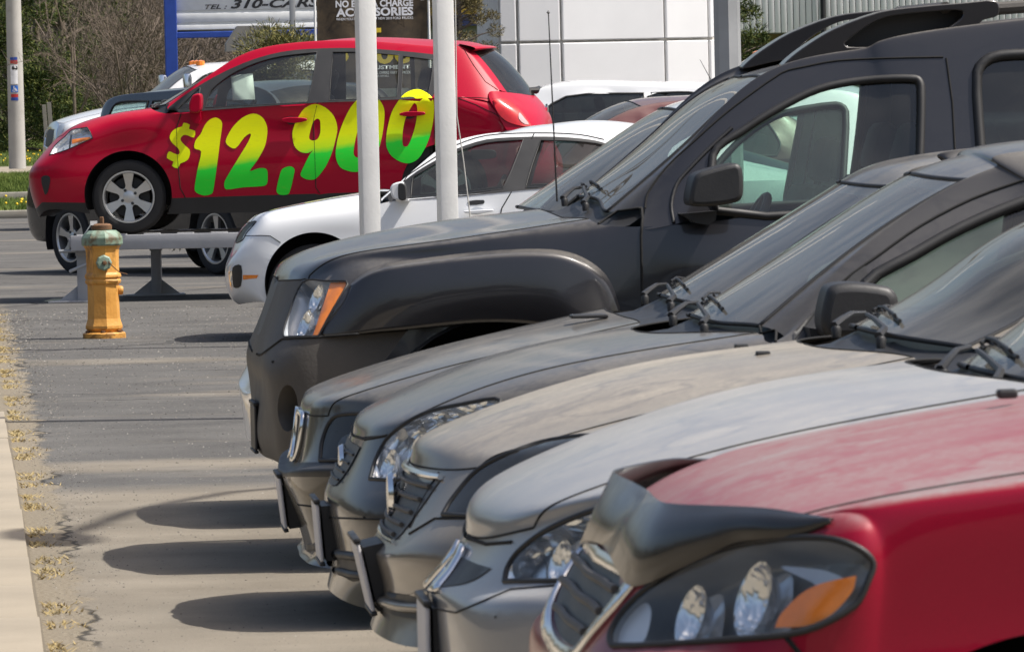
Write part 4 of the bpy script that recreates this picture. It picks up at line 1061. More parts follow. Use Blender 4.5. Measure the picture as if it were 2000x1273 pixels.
text_obj('lettering', 'NO EXTRA CHARGE', 655, 807, 2, 16, 71, M_WLT, t, og, 0, .035, .02); text_obj('lettering', 'ACCESSORIES', 656, 807, 17, 34, 71, M_WLT, t, og, 0, .04, .02); text_obj('lettering', 'WHEN YOU PURCHASE MOST NEW 2010 FORD TRUCKS', 656, 807, 36, 41, 71, M_WLT, t, og, 0, .01, .02)
text_obj('lettering', '+', 717, 744, 46, 74, 71, M_YEL, t, og, 0, .05, .02); text_obj('lettering', '$', 653, 680, 84, 128, 71, M_YEL, t, og, 0, .03, .02); text_obj('lettering', '00', 733, 806, 84, 126, 71, M_YEL, t, og, 0, .03, .02)
text_obj('lettering', 'ADJUSTMENTS', 706, 808, 129, 139, 71, M_WLT, t, og, 0, .035, .02); text_obj('lettering', 'MODELS. OFFERS VARY BY MODEL.', 716, 807, 140.5, 146, 71, M_WLT, t, og, 0, .01, .02); text_obj('lettering', 'FOR DETAILS.', 733, 760, 147.5, 151, 71, M_WLT, t, og, 0, .0, .02)
# white panel building
M_PANEL = simple('white_wall_panel', (.80, .80, .80), .55, var=.04, scale=1.2); M_JOINT = simple('panel_joint', (.72, .69, .63), .8)
xs = [975, 1011, 1096, 1298, 1383, 1399]; TH = [-4, 4, 14, 24, 30]; Z = 84; t0 = at_depth(975, 80, Z); t = thing('panel_building', 'white curved building wall of large square panels behind the parked cars', 'building', (t0[0], t0[1], 0)); pts = [np.array([0.0, 0.0])]
for k, th in enumerate(TH):      # each panel turns a little further from the lot: the wall is a drum
    d = ray(xs[k + 1], 80); a = t0[:2] + pts[-1]; u = np.array([math.cos(rad(th)), math.sin(rad(th))]); M2 = np.array([[d[0], -u[0]], [d[1], -u[1]]]); sol = np.linalg.solve(M2, a); pts.append(pts[-1] + u * sol[1])
zj = at_depth(1180, 80, Z)[2]; zs = [0.02, zj - .85, zj, zj + 1.35, zj + 2.7]
core = [(q[0] + (.0 if k in (0,) else -.0), q[1] + .05) for k, q in enumerate(pts)] + [(pts[-1][0] + .3, pts[-1][1] + 3), (0, 3.5)]
fix_normals(MB().prism(core, 5.8, lambda u, v, a: (u, v, a)).build('wall_core', M_JOINT, t))
for i in range(5):
    c_ = (pts[i] + pts[i + 1]) / 2; w = np.linalg.norm(pts[i + 1] - pts[i]) - .03
    for j in range(4): o = MB().box((0, 0, 0), (w, .06, zs[j + 1] - zs[j] - .03), bev=.012).build('panel', M_PANEL, t, False); o.location = (c_[0], c_[1] + .01, (zs[j] + zs[j + 1]) / 2); o.rotation_euler = (0, 0, rad(TH[i]))
# corrugated building to the right
Z = 112; a = at_depth(1440, 60, Z); b = at_depth(2100, 60, Z); zb_ = at_depth(1550, 64, Z)[2]; t = thing('sheet_metal_building', 'building with white vertical metal siding above a beige wall', 'building', (a[0], a[1], 0)); W_ = b[0] - a[0]; M_SID = simple('white_metal_siding', (.78, .78, .80), .5, var=.05, scale=.8)
n = int(W_ / .102)
_me = None
for i in range(n):
    if _me is None: o = MB().box((0, 0, 0), (.092, .05, 3.2), bev=.012).build('siding_strip', M_SID, t, True); _me = o.data
    else: o = bpy.data.objects.new('siding_strip', _me); link(o, t)
    o.location = (.05 + i * .102, random.uniform(-.004, .004), zb_ + 1.6)
MB().box((W_ / 2, .1, zb_ + 1.6), (W_, .1, 3.2)).build('siding_back', simple('siding_shadow', (.18, .18, .2), .8), t)
MB().box((W_ / 2, 1.2, zb_ / 2), (W_, .2, zb_)).build('beige_wall', simple('beige_wall', (.30, .23, .13), .8), t); MB().box((W_ / 2, .6, zb_ + .02), (W_, 1.2, .06)).build('soffit', simple('soffit_grey', (.2, .2, .2), .8), t)
M_GRN = simple('dark_green_frame', (.01, .05, .035), .6); zc = at_depth(1550, 93, Z)[2]; MB().box((W_ / 2, 1.05, zc), (W_, .06, .05)).build('green_rail', M_GRN, t)
for px in (1493, 1547, 1555): p = at_depth(px, 90, Z); MB().box((p[0] - a[0], 1.06, (zb_ if px > 1500 else zc) - .45), (.035, .05, .95)).build('green_mullion', M_GRN, t)
p = at_depth(1608, 30, Z); MB().tube([(p[0] - a[0], -.1, 0), (p[0] - a[0], -.1, zb_ + 3)], .045, 10).build('downpipe', M_BLK, t, True)
# low wall with blue and yellow fascia behind the banner
Z = 120; a = at_depth(825, 60, Z); b = at_depth(1010, 60, Z); t = thing('low_shop', 'low grey shop wall with dark blue fascia behind the banner', 'building', (a[0] - 3, a[1], 0)); W_ = b[0] - a[0] + 6; z1 = at_depth(860, 52, Z)[2]; z2 = at_depth(860, 30, Z)[2]
MB().box((W_ / 2, 1.5, z1 / 2), (W_, 3, z1)).build('wall', simple('grey_render', (.33, .33, .34), .8, var=.2), t); MB().box((W_ / 2, 1.4, (z1 + z2) / 2), (W_ + .2, 3.2, z2 - z1)).build('fascia', simple('navy_fascia', (.012, .02, .085), .6), t)
MB().box((W_ / 2, 1.4, z2 + .06), (W_ + .2, 3.2, .12)).build('yellow_band', simple('yellow_fascia', (.40, .26, .03), .7, var=.5), t); MB().box((W_ / 2, 1.4, z2 + 1.2), (W_ + .2, 3.0, 2.2)).build('upper_wall', simple('brown_roof_wall', (.09, .08, .05), .9, var=.4), t)
# poles
def pole(name, label, px, py, Z, r0, r1, h, mat, n=24, z0=0.0, cat='pole'):
    p = at_depth(px, py, Z); o = MB().lathe([(r0, 0), (r0 * .99, .3), ((r0 + r1) / 2, h / 2), (r1, h), (0, h)], n, 'Z').build(name, mat, None, n > 10); o.location = (p[0], p[1], z0); tag(o, label, cat); return o
m_ = concrete('pole_concrete', (.40, .39, .37))
pl = pole('concrete_lamp_pole', 'round concrete pole with bus and wheelchair stickers at far left', 31, 200, 154, .19, .135, 9.0, m_, 32, .2)
for (y0, y1, mt) in ((112, 118, M_BLUE), (118, 125.5, simple('sticker_red', (.40, .02, .02), .6)), (127, 165, M_WLT), (167, 181, simple('sticker_blue', (.02, .13, .50), .6)), (184, 190.5, simple('sticker_red', (.4, .02, .02), .6)), (190.5, 197, M_BLUE)):
    a = at_depth(20.5, y1, 154); b = at_depth(36, y0, 154); V = []; F = []; zc0, zc1 = a[2] - .2, b[2] - .2
    for i in range(9):
        u = -.105 + .16 * i / 8
        for z in (zc0, zc1): rr = .19 + (.135 - .19) * min(1, z / 9.0) + .006; V.append((u, -math.sqrt(max(1e-5, rr * rr - u * u)), z))
    for i in range(8): F.append((2 * i, 2 * i + 2, 2 * i + 3, 2 * i + 1))
    mesh_obj('sticker', V, F, mt, pl)
def glyph(polys, y0, y1, x0, x1, mt):
    a = at_depth(x0, y1, 154); b = at_depth(x1, y0, 154)
    for poly in polys:
        V = []; rr = .19 - .055 * (a[2] / 9) + .012
        for u, v in poly: X = (a[0] + (b[0] - a[0]) * u) - pl.location[0]; V.append((X, -math.sqrt(max(1e-5, rr * rr - X * X)), a[2] + (b[2] - a[2]) * v - .2))
        mesh_obj('sticker_symbol', V, [tuple(range(len(V)))], mt, pl, False)
glyph([[(0, .2), (.15, .2), (.15, .08), (.3, .08), (.3, .2), (.7, .2), (.7, .08), (.85, .08), (.85, .2), (1, .2), (1, .55), (.85, 1), (.15, 1), (0, .55)]], 129, 138, 23, 34, M_BLK)
glyph([[(.3, .95), (.45, .95), (.45, .65), (.7, .65), (.7, .55), (.45, .55), (.45, .45), (.7, .45), (.85, .1), (.97, .13), (.93, .22), (.78, .5), (.3, .5)], [(.28, .45), (.1, .3), (.15, .1), (.4, 0), (.62, .1), (.68, .3), (.58, .3), (.5, .14), (.36, .1), (.24, .18), (.22, .28), (.32, .38)]], 168, 180, 23, 34, M_WLT)
pole('galvanised_pole', 'thick galvanised steel pole in front of the white panel building', 1421, 90, 46, .092, .082, 8.0, M_GALV, 8)
for px, lab in ((718, 'left one of the two square white posts beyond the row'), (870, 'right one of the two square white posts beyond the row')):
    p = at_depth(px, 230, 36); o = MB().box((0, 0, 2.4), (.094, .094, 4.8), bev=.006).build('white_post', M_WPOST, None, True); o.location = (p[0], p[1], 0); o.rotation_euler = (0, 0, rad(10)); tag(o, lab, 'post', 'square white posts')
P_ = [at_depth(x, y, 35.9) for x, y in ((887, -160), (890, 60), (892, 225), (905, 312), (921, 446), (930, 520))]; o = MB().tube(P_, .0038, 6).build('halyard_rope', simple('pale_rope', (.45, .44, .41), .8), None, True); tag(o, 'thin pale rope hanging beside the right white post', 'rope')
for (px, y0, y1, Zp, w, lab) in ((90, 205, 262, 175, .10, 'left weathered wooden stake on the far bank'), (100, 200, 262, 176, .11, 'right weathered wooden stake on the far bank'), (115, 150, 240, 196, .05, 'thin brown stake in front of the pines')):
    p = at_depth(px, y1, Zp); q = at_depth(px - 3, y0, Zp); o = MB().box((0, 0, (q[2] - p[2]) / 2), (w, w * .6, q[2] - p[2]), bev=.006).build('wooden_stake', simple('weathered_wood', (.22, .20, .18), .9, bmp=.4) if w > .06 else simple('brown_wood', (.11, .06, .04), .9), None); o.location = tuple(p); o.rotation_euler = (0, rad(-3), 0); tag(o, lab, 'stake')
# street lamp beyond the right edge of the picture: its arm and head throw the curved shadow
t = thing('street_lamp', 'grey street lamp with curved arm beside the row, known by its shadow', 'street lamp', (6.75, 28.35, 0)); MB().lathe([(.10, 0), (.10, .3), (.085, .35), (.06, 8.5)], 16, 'Z').build('pole', M_GALV, t, True)
arm = [(0, 0, 8.5), (-.03, -.3, 8.85), (-.15, -.9, 9.05), (-.35, -1.6, 9.1), (-.52, -2.3, 9.05), (-.66, -2.85, 9.0)]; MB().tube(arm, .04, 10).build('arm', M_GALV, t, True)
b_ = MB().lathe([(0, -.42), (.10, -.40), (.17, -.2), (.18, .1), (.12, .38), (0, .42)], 14, 'Y', (-.78, -3.2, 8.97)); o = b_.build('lamp_head', M_GALV, t, True)
# overhead wires: thin shadows across the asphalt
def wire(label, s0, s1, h, r):
    k = h / math.tan(SUN_EL); d = np.array([math.cos(SUN_AZ), math.sin(SUN_AZ), 0]) * k + np.array([0, 0, h]); a = on_ground(*s0); b = on_ground(*s1); u = (b - a) / np.linalg.norm(b - a); a = a + d - u * 14; b = b + d + u * 40; n = 16; L_ = np.linalg.norm(b - a)
    pts = [a + (b - a) * i / n - np.array([0, 0, .0]) for i in range(n + 1)]; o = MB().tube(pts, r, 6).build('overhead_wire', M_PLA, None); tag(o, label, 'wire', 'overhead wires')
wire('overhead wire throwing the shadow nearest the hydrant', (20, 690), (480, 660), 5.2, .028); wire('overhead wire throwing the shadow level with the pickup nose', (180, 769), (480, 765), 4.6, .02); wire('overhead wire throwing the shadow by the ramp', (10, 600), (120, 590), 5.0, .025)

# ------------------------------------------------------------------ hydrant
def hydrant():
    p = on_ground(204, 660); s_ = 1 / 275.0; t = thing('fire_hydrant', 'orange-yellow fire hydrant with rusty green cap on the asphalt', 'hydrant', (p[0], p[1], 0), rad(8)); H = lambda y: (660 - y) * s_
    m, nt, b = newmat('hydrant_paint'); setp(b, rough=.5, spec=.4); oc = coords(nt); sep = node(nt, 'ShaderNodeSeparateXYZ'); nt.links.new(oc, sep.inputs[0])
    rust = math_(nt, 'MULTIPLY', mapr(nt, noise(nt, 16, 8, coords(nt, (1, 1, .35))), .50, .66), mapr(nt, sep.outputs[2], .25, .66, .12, 1.0)); foot = mapr(nt, sep.outputs[2], .10, .02, 0, .7); rust = math_(nt, 'MAXIMUM', rust, math_(nt, 'MULTIPLY', foot, mapr(nt, noise(nt, 24, 6), .45, .6)))
    nt.links.new(mixc(nt, rust, ramp(nt, noise(nt, 5, 6), [(.3, (.60, .275, .05)), (.7, (.70, .36, .085))]), (.14, .06, .018)), b.inputs['Base Color']); bump(nt, b, noise(nt, 45, 5), .5, .006); MP = m
    m, nt, b = newmat('hydrant_cap_green'); setp(b, rough=.6); nt.links.new(mixc(nt, mapr(nt, noise(nt, 14, 8), .50, .66, 0, .85), ramp(nt, noise(nt, 6, 5), [(.3, (.13, .19, .12)), (.7, (.27, .37, .30))]), (.10, .055, .022)), b.inputs['Base Color']); bump(nt, b, noise(nt, 50, 4), .4, .005); MG = m
    MR = simple('rusty_iron', (.13, .065, .03), .85, var=.4, scale=30, bmp=.5)
    R8 = lambda pr, n=8: MB().lathe([(r * s_ / (math.cos(math.pi / n) if n == 8 else 1), H(y)) for r, y in pr], n, 'Z')
    pr = [(28, 655), (29, 646), (33.5, 641), (33.5, 636), (31, 628), (29.5, 622), (28.5, 590), (28.5, 556), (32, 553), (33, 549), (31, 545), (33.5, 541), (33, 537), (30, 532), (29.5, 520), (30, 492), (31, 486), (35, 479)]
    o = R8(pr).build('barrel', MP, t, False)
    o = R8([(36, 480), (37.5, 477), (37.5, 466), (37, 464), (33, 457), (26, 451), (8, 449)]).build('bonnet', MG, t, False)
    b = R8([(42, 660), (42, 651), (40, 649), (27, 648), (26, 655)], 24).build('base_flange', MP, t, True)
    for k in range(6): a = k * 1.047 + .3; MB().lathe([(0, .0), (.016, 0), (.016, .022), (0, .024)], 6, 'Z', (36 * s_ * math.cos(a), 36 * s_ * math.sin(a), H(651))).build('bolt', MR, b)
    w = R8([(10, 451), (20, 449), (20, 441), (16, 438), (8, 437)], 20).build('cap_washer', MR, t, True); MB().lathe([(.017, H(438)), (.017, H(426)), (.012, H(424)), (0, H(424))], 5, 'Z').build('operating_nut', MR, w)
    zc = H(513); n = MB().lathe([(0, -.155), (.045, -.153), (.056, -.146), (.056, -.118), (.045, -.11), (.04, -.08)], 8, 'Y', (-.012, 0, zc)).build('nozzle_cap', MG, t, False); MB().lathe([(0, -.185), (.016, -.183), (.018, -.15)], 5, 'Y', (-.012, 0, zc)).build('cap_nut', MR, n)
    MB().lathe([(.02, .09), (.03, .10), (.034, .125), (.028, .14), (0, .142)], 10, 'X', (0, 0, H(568))).build('drain_plug', MP, t, True)
    MB().tube([(-.012, -.14, zc + .05), (.04, -.16, zc - .02), (.10, -.12, zc - .07), (.16, -.09, zc - .085)], .0035, 5).build('cap_chain', MR, t)
    MB().box((-.06, -.02, H(436)), (.07, .004, .03), rz=.6).build('tag_plate', M_GALV, t); MB().tube([(-.10, .0, H(478)), (-.13, .0, H(460)), (-.08, 0, H(440))], .005, 5).build('tag_wire', M_GALV, t)
hydrant()
# ------------------------------------------------------------------ the cars in the row
L = 'L'
P_DGREY = paint('dark_grey_paint', (0.016, 0.016, 0.020), 0.3, 0.3, 0.40, flake=0.3, d0=.02, coatr=.05, coat=.85)
P_WHITE = paint('white_paint', (0.80, 0.81, 0.82), 0.0, 0.4, 0.08, d0=.01)
P_BMW = paint('graphite_paint', (0.030, 0.028, 0.026), 0.25, 0.40, 0.42, flake=0.3, d0=.06, coat=.75, coatr=.06, spec=.4)
P_CHAR = paint('charcoal_paint', (0.024, 0.024, 0.028), 0.25, 0.40, 0.38, flake=0.3, d0=.05, coat=.75, coatr=.06, spec=.4)
P_BEIGE = paint('pewter_paint', (0.165, 0.143, 0.118), 0.4, 0.42, 0.62, (0.40, 0.36, 0.295), flake=0.25, d0=.11, coat=.75, coatr=.06, spec=.4)
P_SILV = paint('silver_paint', (0.29, 0.295, 0.31), 0.5, 0.38, 0.5, (0.44, 0.41, 0.36), flake=0.2, d0=.08, coat=.7, coatr=.07)
P_CRIM = paint('crimson_paint', (0.25, 0.002, 0.020), 0.05, 0.35, 0.9, (0.25, 0.23, 0.225), flake=0.3, d0=.0, coat=.4, coatr=.06, spec=.15)
P_RED = paint('red_paint', (0.40, 0.001, 0.024), 0.0, 0.35, 0.10, flake=0.2, d0=.0, coat=.35, spec=.12)
ROW = 'cars parked nose out in the row'
SP = smooth_poly
def mesh_grille(name, scale=260):
    m, nt, b = newmat(name); setp(b, rough=.5); v = node(nt, 'ShaderNodeTexVoronoi'); v.inputs['Scale'].default_value = scale; nt.links.new(coords(nt), v.inputs['Vector'])
    nt.links.new(ramp(nt, v.outputs['Distance'], [(0.2, (.004, .004, .004)), (.5, (.09, .09, .09))]), b.inputs['Base Color']); MATS[name] = m; return m
M_MESH = mesh_grille('black_mesh')

def car_xterra():
    c = Car('dark_sport_utility', 'dark grey boxy off-roader with roof rack fairing and orange corner lamps', 'car', 487, 25.2, .5, 4.54, .925, group=ROW)
    low = c.lower([[(505, 885), (545, 905, .6), (600, 925, .8)],
             [(492, 830), (530, 850, .62), (588, 850, .84)],
             [(487, 745), (515, 750, .62), (580, 750, .86)],
             [(491, 690), (525, 680, .62), (590, 668, .86)],
             [(536, 545), (600, 544, .62), (682, 549, .82), (562, 543, .42)],
             [(590, 487), (665, 500, .70), (762, 516, .79), (604, 504, .42)],
             [(825, 437), (845, 473, .76), (950, 490, .81), (835, 461, .46)],
             [(1055, 409), (1150, 428, .76), (1200, 442, .83), (1098, 425, .48)]],
            [(1400, 432, .86), (1795, 408, .86), (L, 3.6, .86, 1.13), (L, 4.45, .84, 1.13)], rocker=.38, crease={'lip': .6, 'bulge': .75, 'hoodedge': .3},
            so={(1, 1): (768, 545, .815), (2, 1): (952, 530, .835), (3, 1): (1205, 505, .855), (1, 2): (778, 600, .83), (2, 2): (970, 590, .845), (3, 2): (1215, 590, .87), (1, 3): (785, 690, .84), (2, 3): (975, 690, .85), (3, 3): (1220, 700, .87),
                (4, 1): (1400, 520, .89), (4, 2): (1400, 600, .89)})
    c.green([[(1131, 384), (1258, 408, .80), (1262, 448, .85), (1186, 413, .70)],
             [(1290, 262), (1374, 262, .73), (1400, 422, .86), (1355, 267, .67)],
             [(1448, 152), (1526, 141, .68), (1600, 418, .86), (1505, 152, .62)],
             [(1700, 98), (1700, 108, .68), (1795, 408, .86)],
             [(1900, 72), (1900, 66, .68), (1990, 400, .86)],
             [(L, 4.25, 0, 1.85), (L, 4.25, .66, 1.82), (L, 4.3, .85, 1.13)],
             [(L, 4.5, 0, 1.15), (L, 4.48, .7, 1.12), (L, 4.45, .84, 1.10)]])
    c.ready()
    FL = [[(684, 556, .835), (685, 561, .85), (656, 610, .865), (629, 655, .87)], [(730, 523, .815), (733, 532, .885), (722, 590, .90), (714, 650, .90)], [(820, 505, .82), (823, 515, .905), (815, 575, .925), (805, 642, .92)], [(950, 490, .83), (952, 501, .915), (950, 565, .935), (950, 629, .925)], [(1060, 486, .84), (1061, 497, .915), (1070, 570, .935), (1076, 638, .925)],
          [(1126, 497, .845), (1122, 509, .91), (1126, 600, .93), (1130, 662, .925)], [(1180, 530, .85), (1173, 541, .90), (1170, 625, .92), (1166, 706, .915)], [(1206, 580, .86), (1201, 589, .89), (1196, 660, .905), (1190, 762, .905)], [(1222, 640, .868), (1219, 645, .875), (1215, 725, .885), (1206, 815, .885)]]
    Vf = [c.P(*q) for r in FL for q in r]; Ff = [(i * 4 + j, i * 4 + 4 + j, i * 4 + 5 + j, i * 4 + 1 + j) for i in range(8) for j in range(3)]; cf = {(i * 4 + 1, i * 4 + 5): .55 for i in range(8)}
    co, fi, tg = subdiv(Vf, Ff, [0] * len(Ff), 3, cf); fl = fixn(mesh_obj('fender_flare', co, fi, P_DGREY, c.root), c.cam_local); fl.modifiers.new('t', 'SOLIDIFY').thickness = .02; fl.modifiers['t'].offset = -1
    f2 = mesh_obj('fender_flare', co * np.array([1, -1, 1]), [tuple(f)[::-1] for f in fi], P_DGREY, c.root)
    c.extra = (co, fi); c.ready()
    ax = c.P(985, 600, .92)[0]; c.arch(ax, .40, .485); c.arch(ax + 2.7, .40, .46)
    hl = [(592, 551), (640, 549, 1), (676, 549, 1), (679, 556, 1), (650, 605), (622, 656, 1), (555, 658, 1), (553, 650), (562, 620)]
    c.lamp(SP(hl, 4), extras=[dict(poly=[(644, 551), (677, 550), (678, 556), (622, 655), (609, 655)], d=.004, mat=M_AMBER, name='turn_signal'),
        dict(bowl=(612, 580), r=.055, d=.012), dict(bowl=(590, 630), r=.055, d=.012), dict(poly=SP([(600, 553), (641, 551), (612, 654), (600, 654)], 3), d=.045, mat=M_REFL)], tags=(1, 3, 4), bowl=M_LAMPIN, depth=.06)
    gs = low.cut([(590, 551), (580, 570), (560, 615), (553, 658), (512, 690), (480, 692), (492, 670), (508, 650), (535, 575), (543, 548), (590, 546)], (1,)); c.mesh('grille_surround', gs.V, gs.F, M_GREYP, both=True)
    gr = low.cut([(546, 540), (535, 575), (508, 650), (480, 705), (430, 705), (430, 540)], (1,)); c.mesh('grille', gr.V, gr.F, M_MESH, both=True)
    fog = SP([(562 + 20 * math.cos(t), 797 + 46 * math.sin(t)) for t in np.linspace(0, 2 * math.pi, 13)[:-1]], 2)
    low.cut(fog, (1, 4))
    bp = low.cut([(430, 1010), (430, 694), (493, 691), (512, 692), (552, 662), (625, 658), (796, 644), (770, 680), (740, 720), (700, 830), (680, 1010)], (1, 3, 4))
    o = c.mesh('front_bumper', bp.V, bp.F, M_GREYP, both=True); c.patch('fog_lamp_recess', fog, M_PLA, off=-.07, parent=o); c.gapline([(493, 691), (512, 692), (552, 662), (625, 658), (796, 644)], .005)
    V, F = c.drape(fog, (), 12, 0); n = len(V); lp = [c.hit(*p)[0] for p in fog]; k = len(lp); V2 = lp + [p + np.array([.07, .02, 0]) for p in lp]; mesh_obj('fog_lamp_wall', V2, [(i, (i + 1) % k, k + (i + 1) % k, k + i) for i in range(k)], M_GREYP, o)
    c.plate(496, 833, .16, .30, mat=M_PLA)
    d = low.cut([(1256, 395), (1252, 462), (1254, 575), (1262, 690), (1290, 760), (1340, 800), (1866, 800), (1866, 380)], (4,)); do = c.mesh('door', d.V, d.F, P_DGREY, both=True)
    c.gapline([(1182, 417), (1256, 410), (1252, 462), (1254, 575), (1262, 690)], .005, parent=do)
    c.gapline(SP([(1260, 407), (1265, 378), (1300, 329), (1360, 272), (1424, 216), (1526, 143), (1570, 131), (1636, 119), (1740, 114), (1842, 112)], 3, False), .004)
    c.gapline([(1848, 114), (1860, 200), (1865, 293), (1866, 385)], .004)
    c.seam('door_weatherstrip', c.line3(SP([(1316, 436), (1311, 400), (1322, 360), (1345, 332), (1388, 288), (1430, 250)], 3, False), .002), .007, M_RUB)
    fw = SP([(1392, 304), (1400, 428, 1), (1790, 406, 1), (1797, 300), (1799, 170), (1788, 154), (1690, 157), (1600, 174), (1520, 212), (1450, 256)], 4)
    c.window(fw, M_GLASS, seal=.016)
    c.window(SP([(1908, 145), (1936, 113), (2000, 106), (2180, 104), (2200, 120), (2200, 380, 1), (1922, 396, 1), (1915, 290)], 3), M_GLASSD, seal=.02)
    c.finish(P_DGREY); c.cowl(); c.tub(1.22, 3.4, .55, 1.14, sx=(2.15,), zs=.78, hz=1.42)
    c.mirror_part(SP([(1357, 346), (1372, 335), (1436, 319), (1450, 330), (1452, 380), (1440, 395), (1390, 403), (1352, 402), (1347, 385)], 3), .92, 1.13, M_PLA, stalk=[(1330, 418), (1400, 412), (1398, 430), (1385, 440), (1360, 436)], bevel=.025)
    # roof rack fairing with its opening, cross tube behind
    fo = SP([(1531, 131), (1545, 112), (1580, 86), (1629, 57), (1717, 24), (1795, 13), (1880, 6), (1945, 2), (1950, 30), (1920, 40), (1905, 56), (1880, 60), (1850, 75), (1822, 88), (1740, 97), (1650, 107), (1590, 118)], 3)
    ho = SP([(1650, 84), (1657, 92), (1720, 91), (1812, 77), (1866, 46), (1880, 32), (1878, 22), (1848, 21), (1742, 32), (1700, 48)], 3)
    o = c.slab('roof_rack_fairing', fo, .52, .66, P_DGREY, holes=[ho], bevel=.008, both=True)
    c.slab('fairing_lamp_panel', ho, .53, .55, M_PLA, parent=o)
    for y in (-.585, .585):
        a = c.P(1930, 18, .585); MB().tube([(a[0], y, a[2]), (a[0] + .6, y, a[2] + .03), (a[0] + 1.5, y, a[2] + .02)], .024, 10).build('roof_rail', M_GREYP, c.root, True)
    t = c.P(1800, 20, 0); MB().tube([(t[0], -.58, t[2]), (t[0], .58, t[2])], .022, 10).build('cross_bar', M_GREYP, c.root, True)
    a = c.P(1088, 394, -.72); b = c.P(1071, 25, -.72); an = MB().tube([a, b], [.004, .0022], 6); an.lathe([(0, -.008), (.007, 0), (0, .008)], 8, 'Z', tuple(b)); an.build('radio_antenna', M_PLA, c.root)
    c.wheel(ax, .37, .37, .22, 6); c.wheel(ax + 2.7, .37, .37, .22, 6)
    return c
def car_frontier():
    c = Car('white_pickup', 'white pickup truck mostly hidden behind the dark off-roader', 'truck', 468, 27.8, .5, 5.2, .92, group=ROW)
    low = c.lower([[(480, 855), (520, 870, .6), (590, 880, .84)],
             [(474, 815), (510, 820, .62), (580, 825, .88)],
             [(468, 765), (500, 770, .64), (575, 770, .9)],
             [(488, 731), (515, 725, .64), (585, 720, .9)],
             [(555, 540), (600, 550, .64), (680, 562, .86)],
             [(600, 508), (650, 525, .66), (740, 542, .9)],
             [(800, 455), (830, 482, .68), (900, 510, .9)],
             [(1010, 417), (1090, 440, .70), (1130, 460, .88)]],
            [(L, 1.7, .88, 1.14), (L, 2.4, .88, 1.15), (L, 2.9, .88, 1.15), (L, 3.3, .88, 1.12), (L, 5.1, .86, 1.1)], rocker=.35)
    c.green([[(1014, 404), (1140, 430, .8), (1150, 450, .86), (1120, 420, .70)],
             [(1155, 305), (1250, 310, .72), (L, 1.75, .88, 1.14)],
             [(1297, 212), (1370, 226, .66), (L, 2.2, .88, 1.15), (1352, 222, .60)],
             [(1440, 178), (1480, 205, .66), (L, 2.45, .88, 1.15)],
             [(1690, 180), (1700, 205, .64), (1702, 420, .88)],
             [(L, 2.75, 0, 1.15), (L, 2.75, .7, 1.15), (L, 2.8, .86, 1.13)]])
    c.ready(); ax = c.P(930, 600, .92)[0]; c.arch(ax, .4, .47); c.arch(ax + 3.2, .4, .45)
    g = low.cut([(540, 545), (520, 600), (490, 728), (440, 728), (450, 545)], (1,)); c.mesh('grille', g.V, g.F, M_CHR, both=True)
    c.lamp(SP([(575, 575), (640, 570), (645, 650), (550, 655)], 3), tags=(1, 3, 4), extras=[dict(poly=SP([(580, 585), (625, 582), (620, 640), (565, 643)], 3), d=.03, bulge=.02, mat=M_REFL)])
    c.window(SP([(1390, 345), (1420, 300), (1470, 255), (1530, 222), (1632, 205), (1652, 218), (1648, 330), (1642, 425, 1), (1385, 432, 1)], 3), M_GLASS, seal=.014)
    c.finish(P_WHITE); c.cowl(False); c.tub(1.25, 2.7, .5, 1.12, sx=(2.2,), zs=.75, hz=1.35); c.gapline([(1680, 215), (1678, 440)], .004)
    for z in (.37,): c.wheel(ax, z, .37, .22, 6, detail=False); c.wheel(ax + 3.2, z, .37, .22, 6, detail=False)
    return c
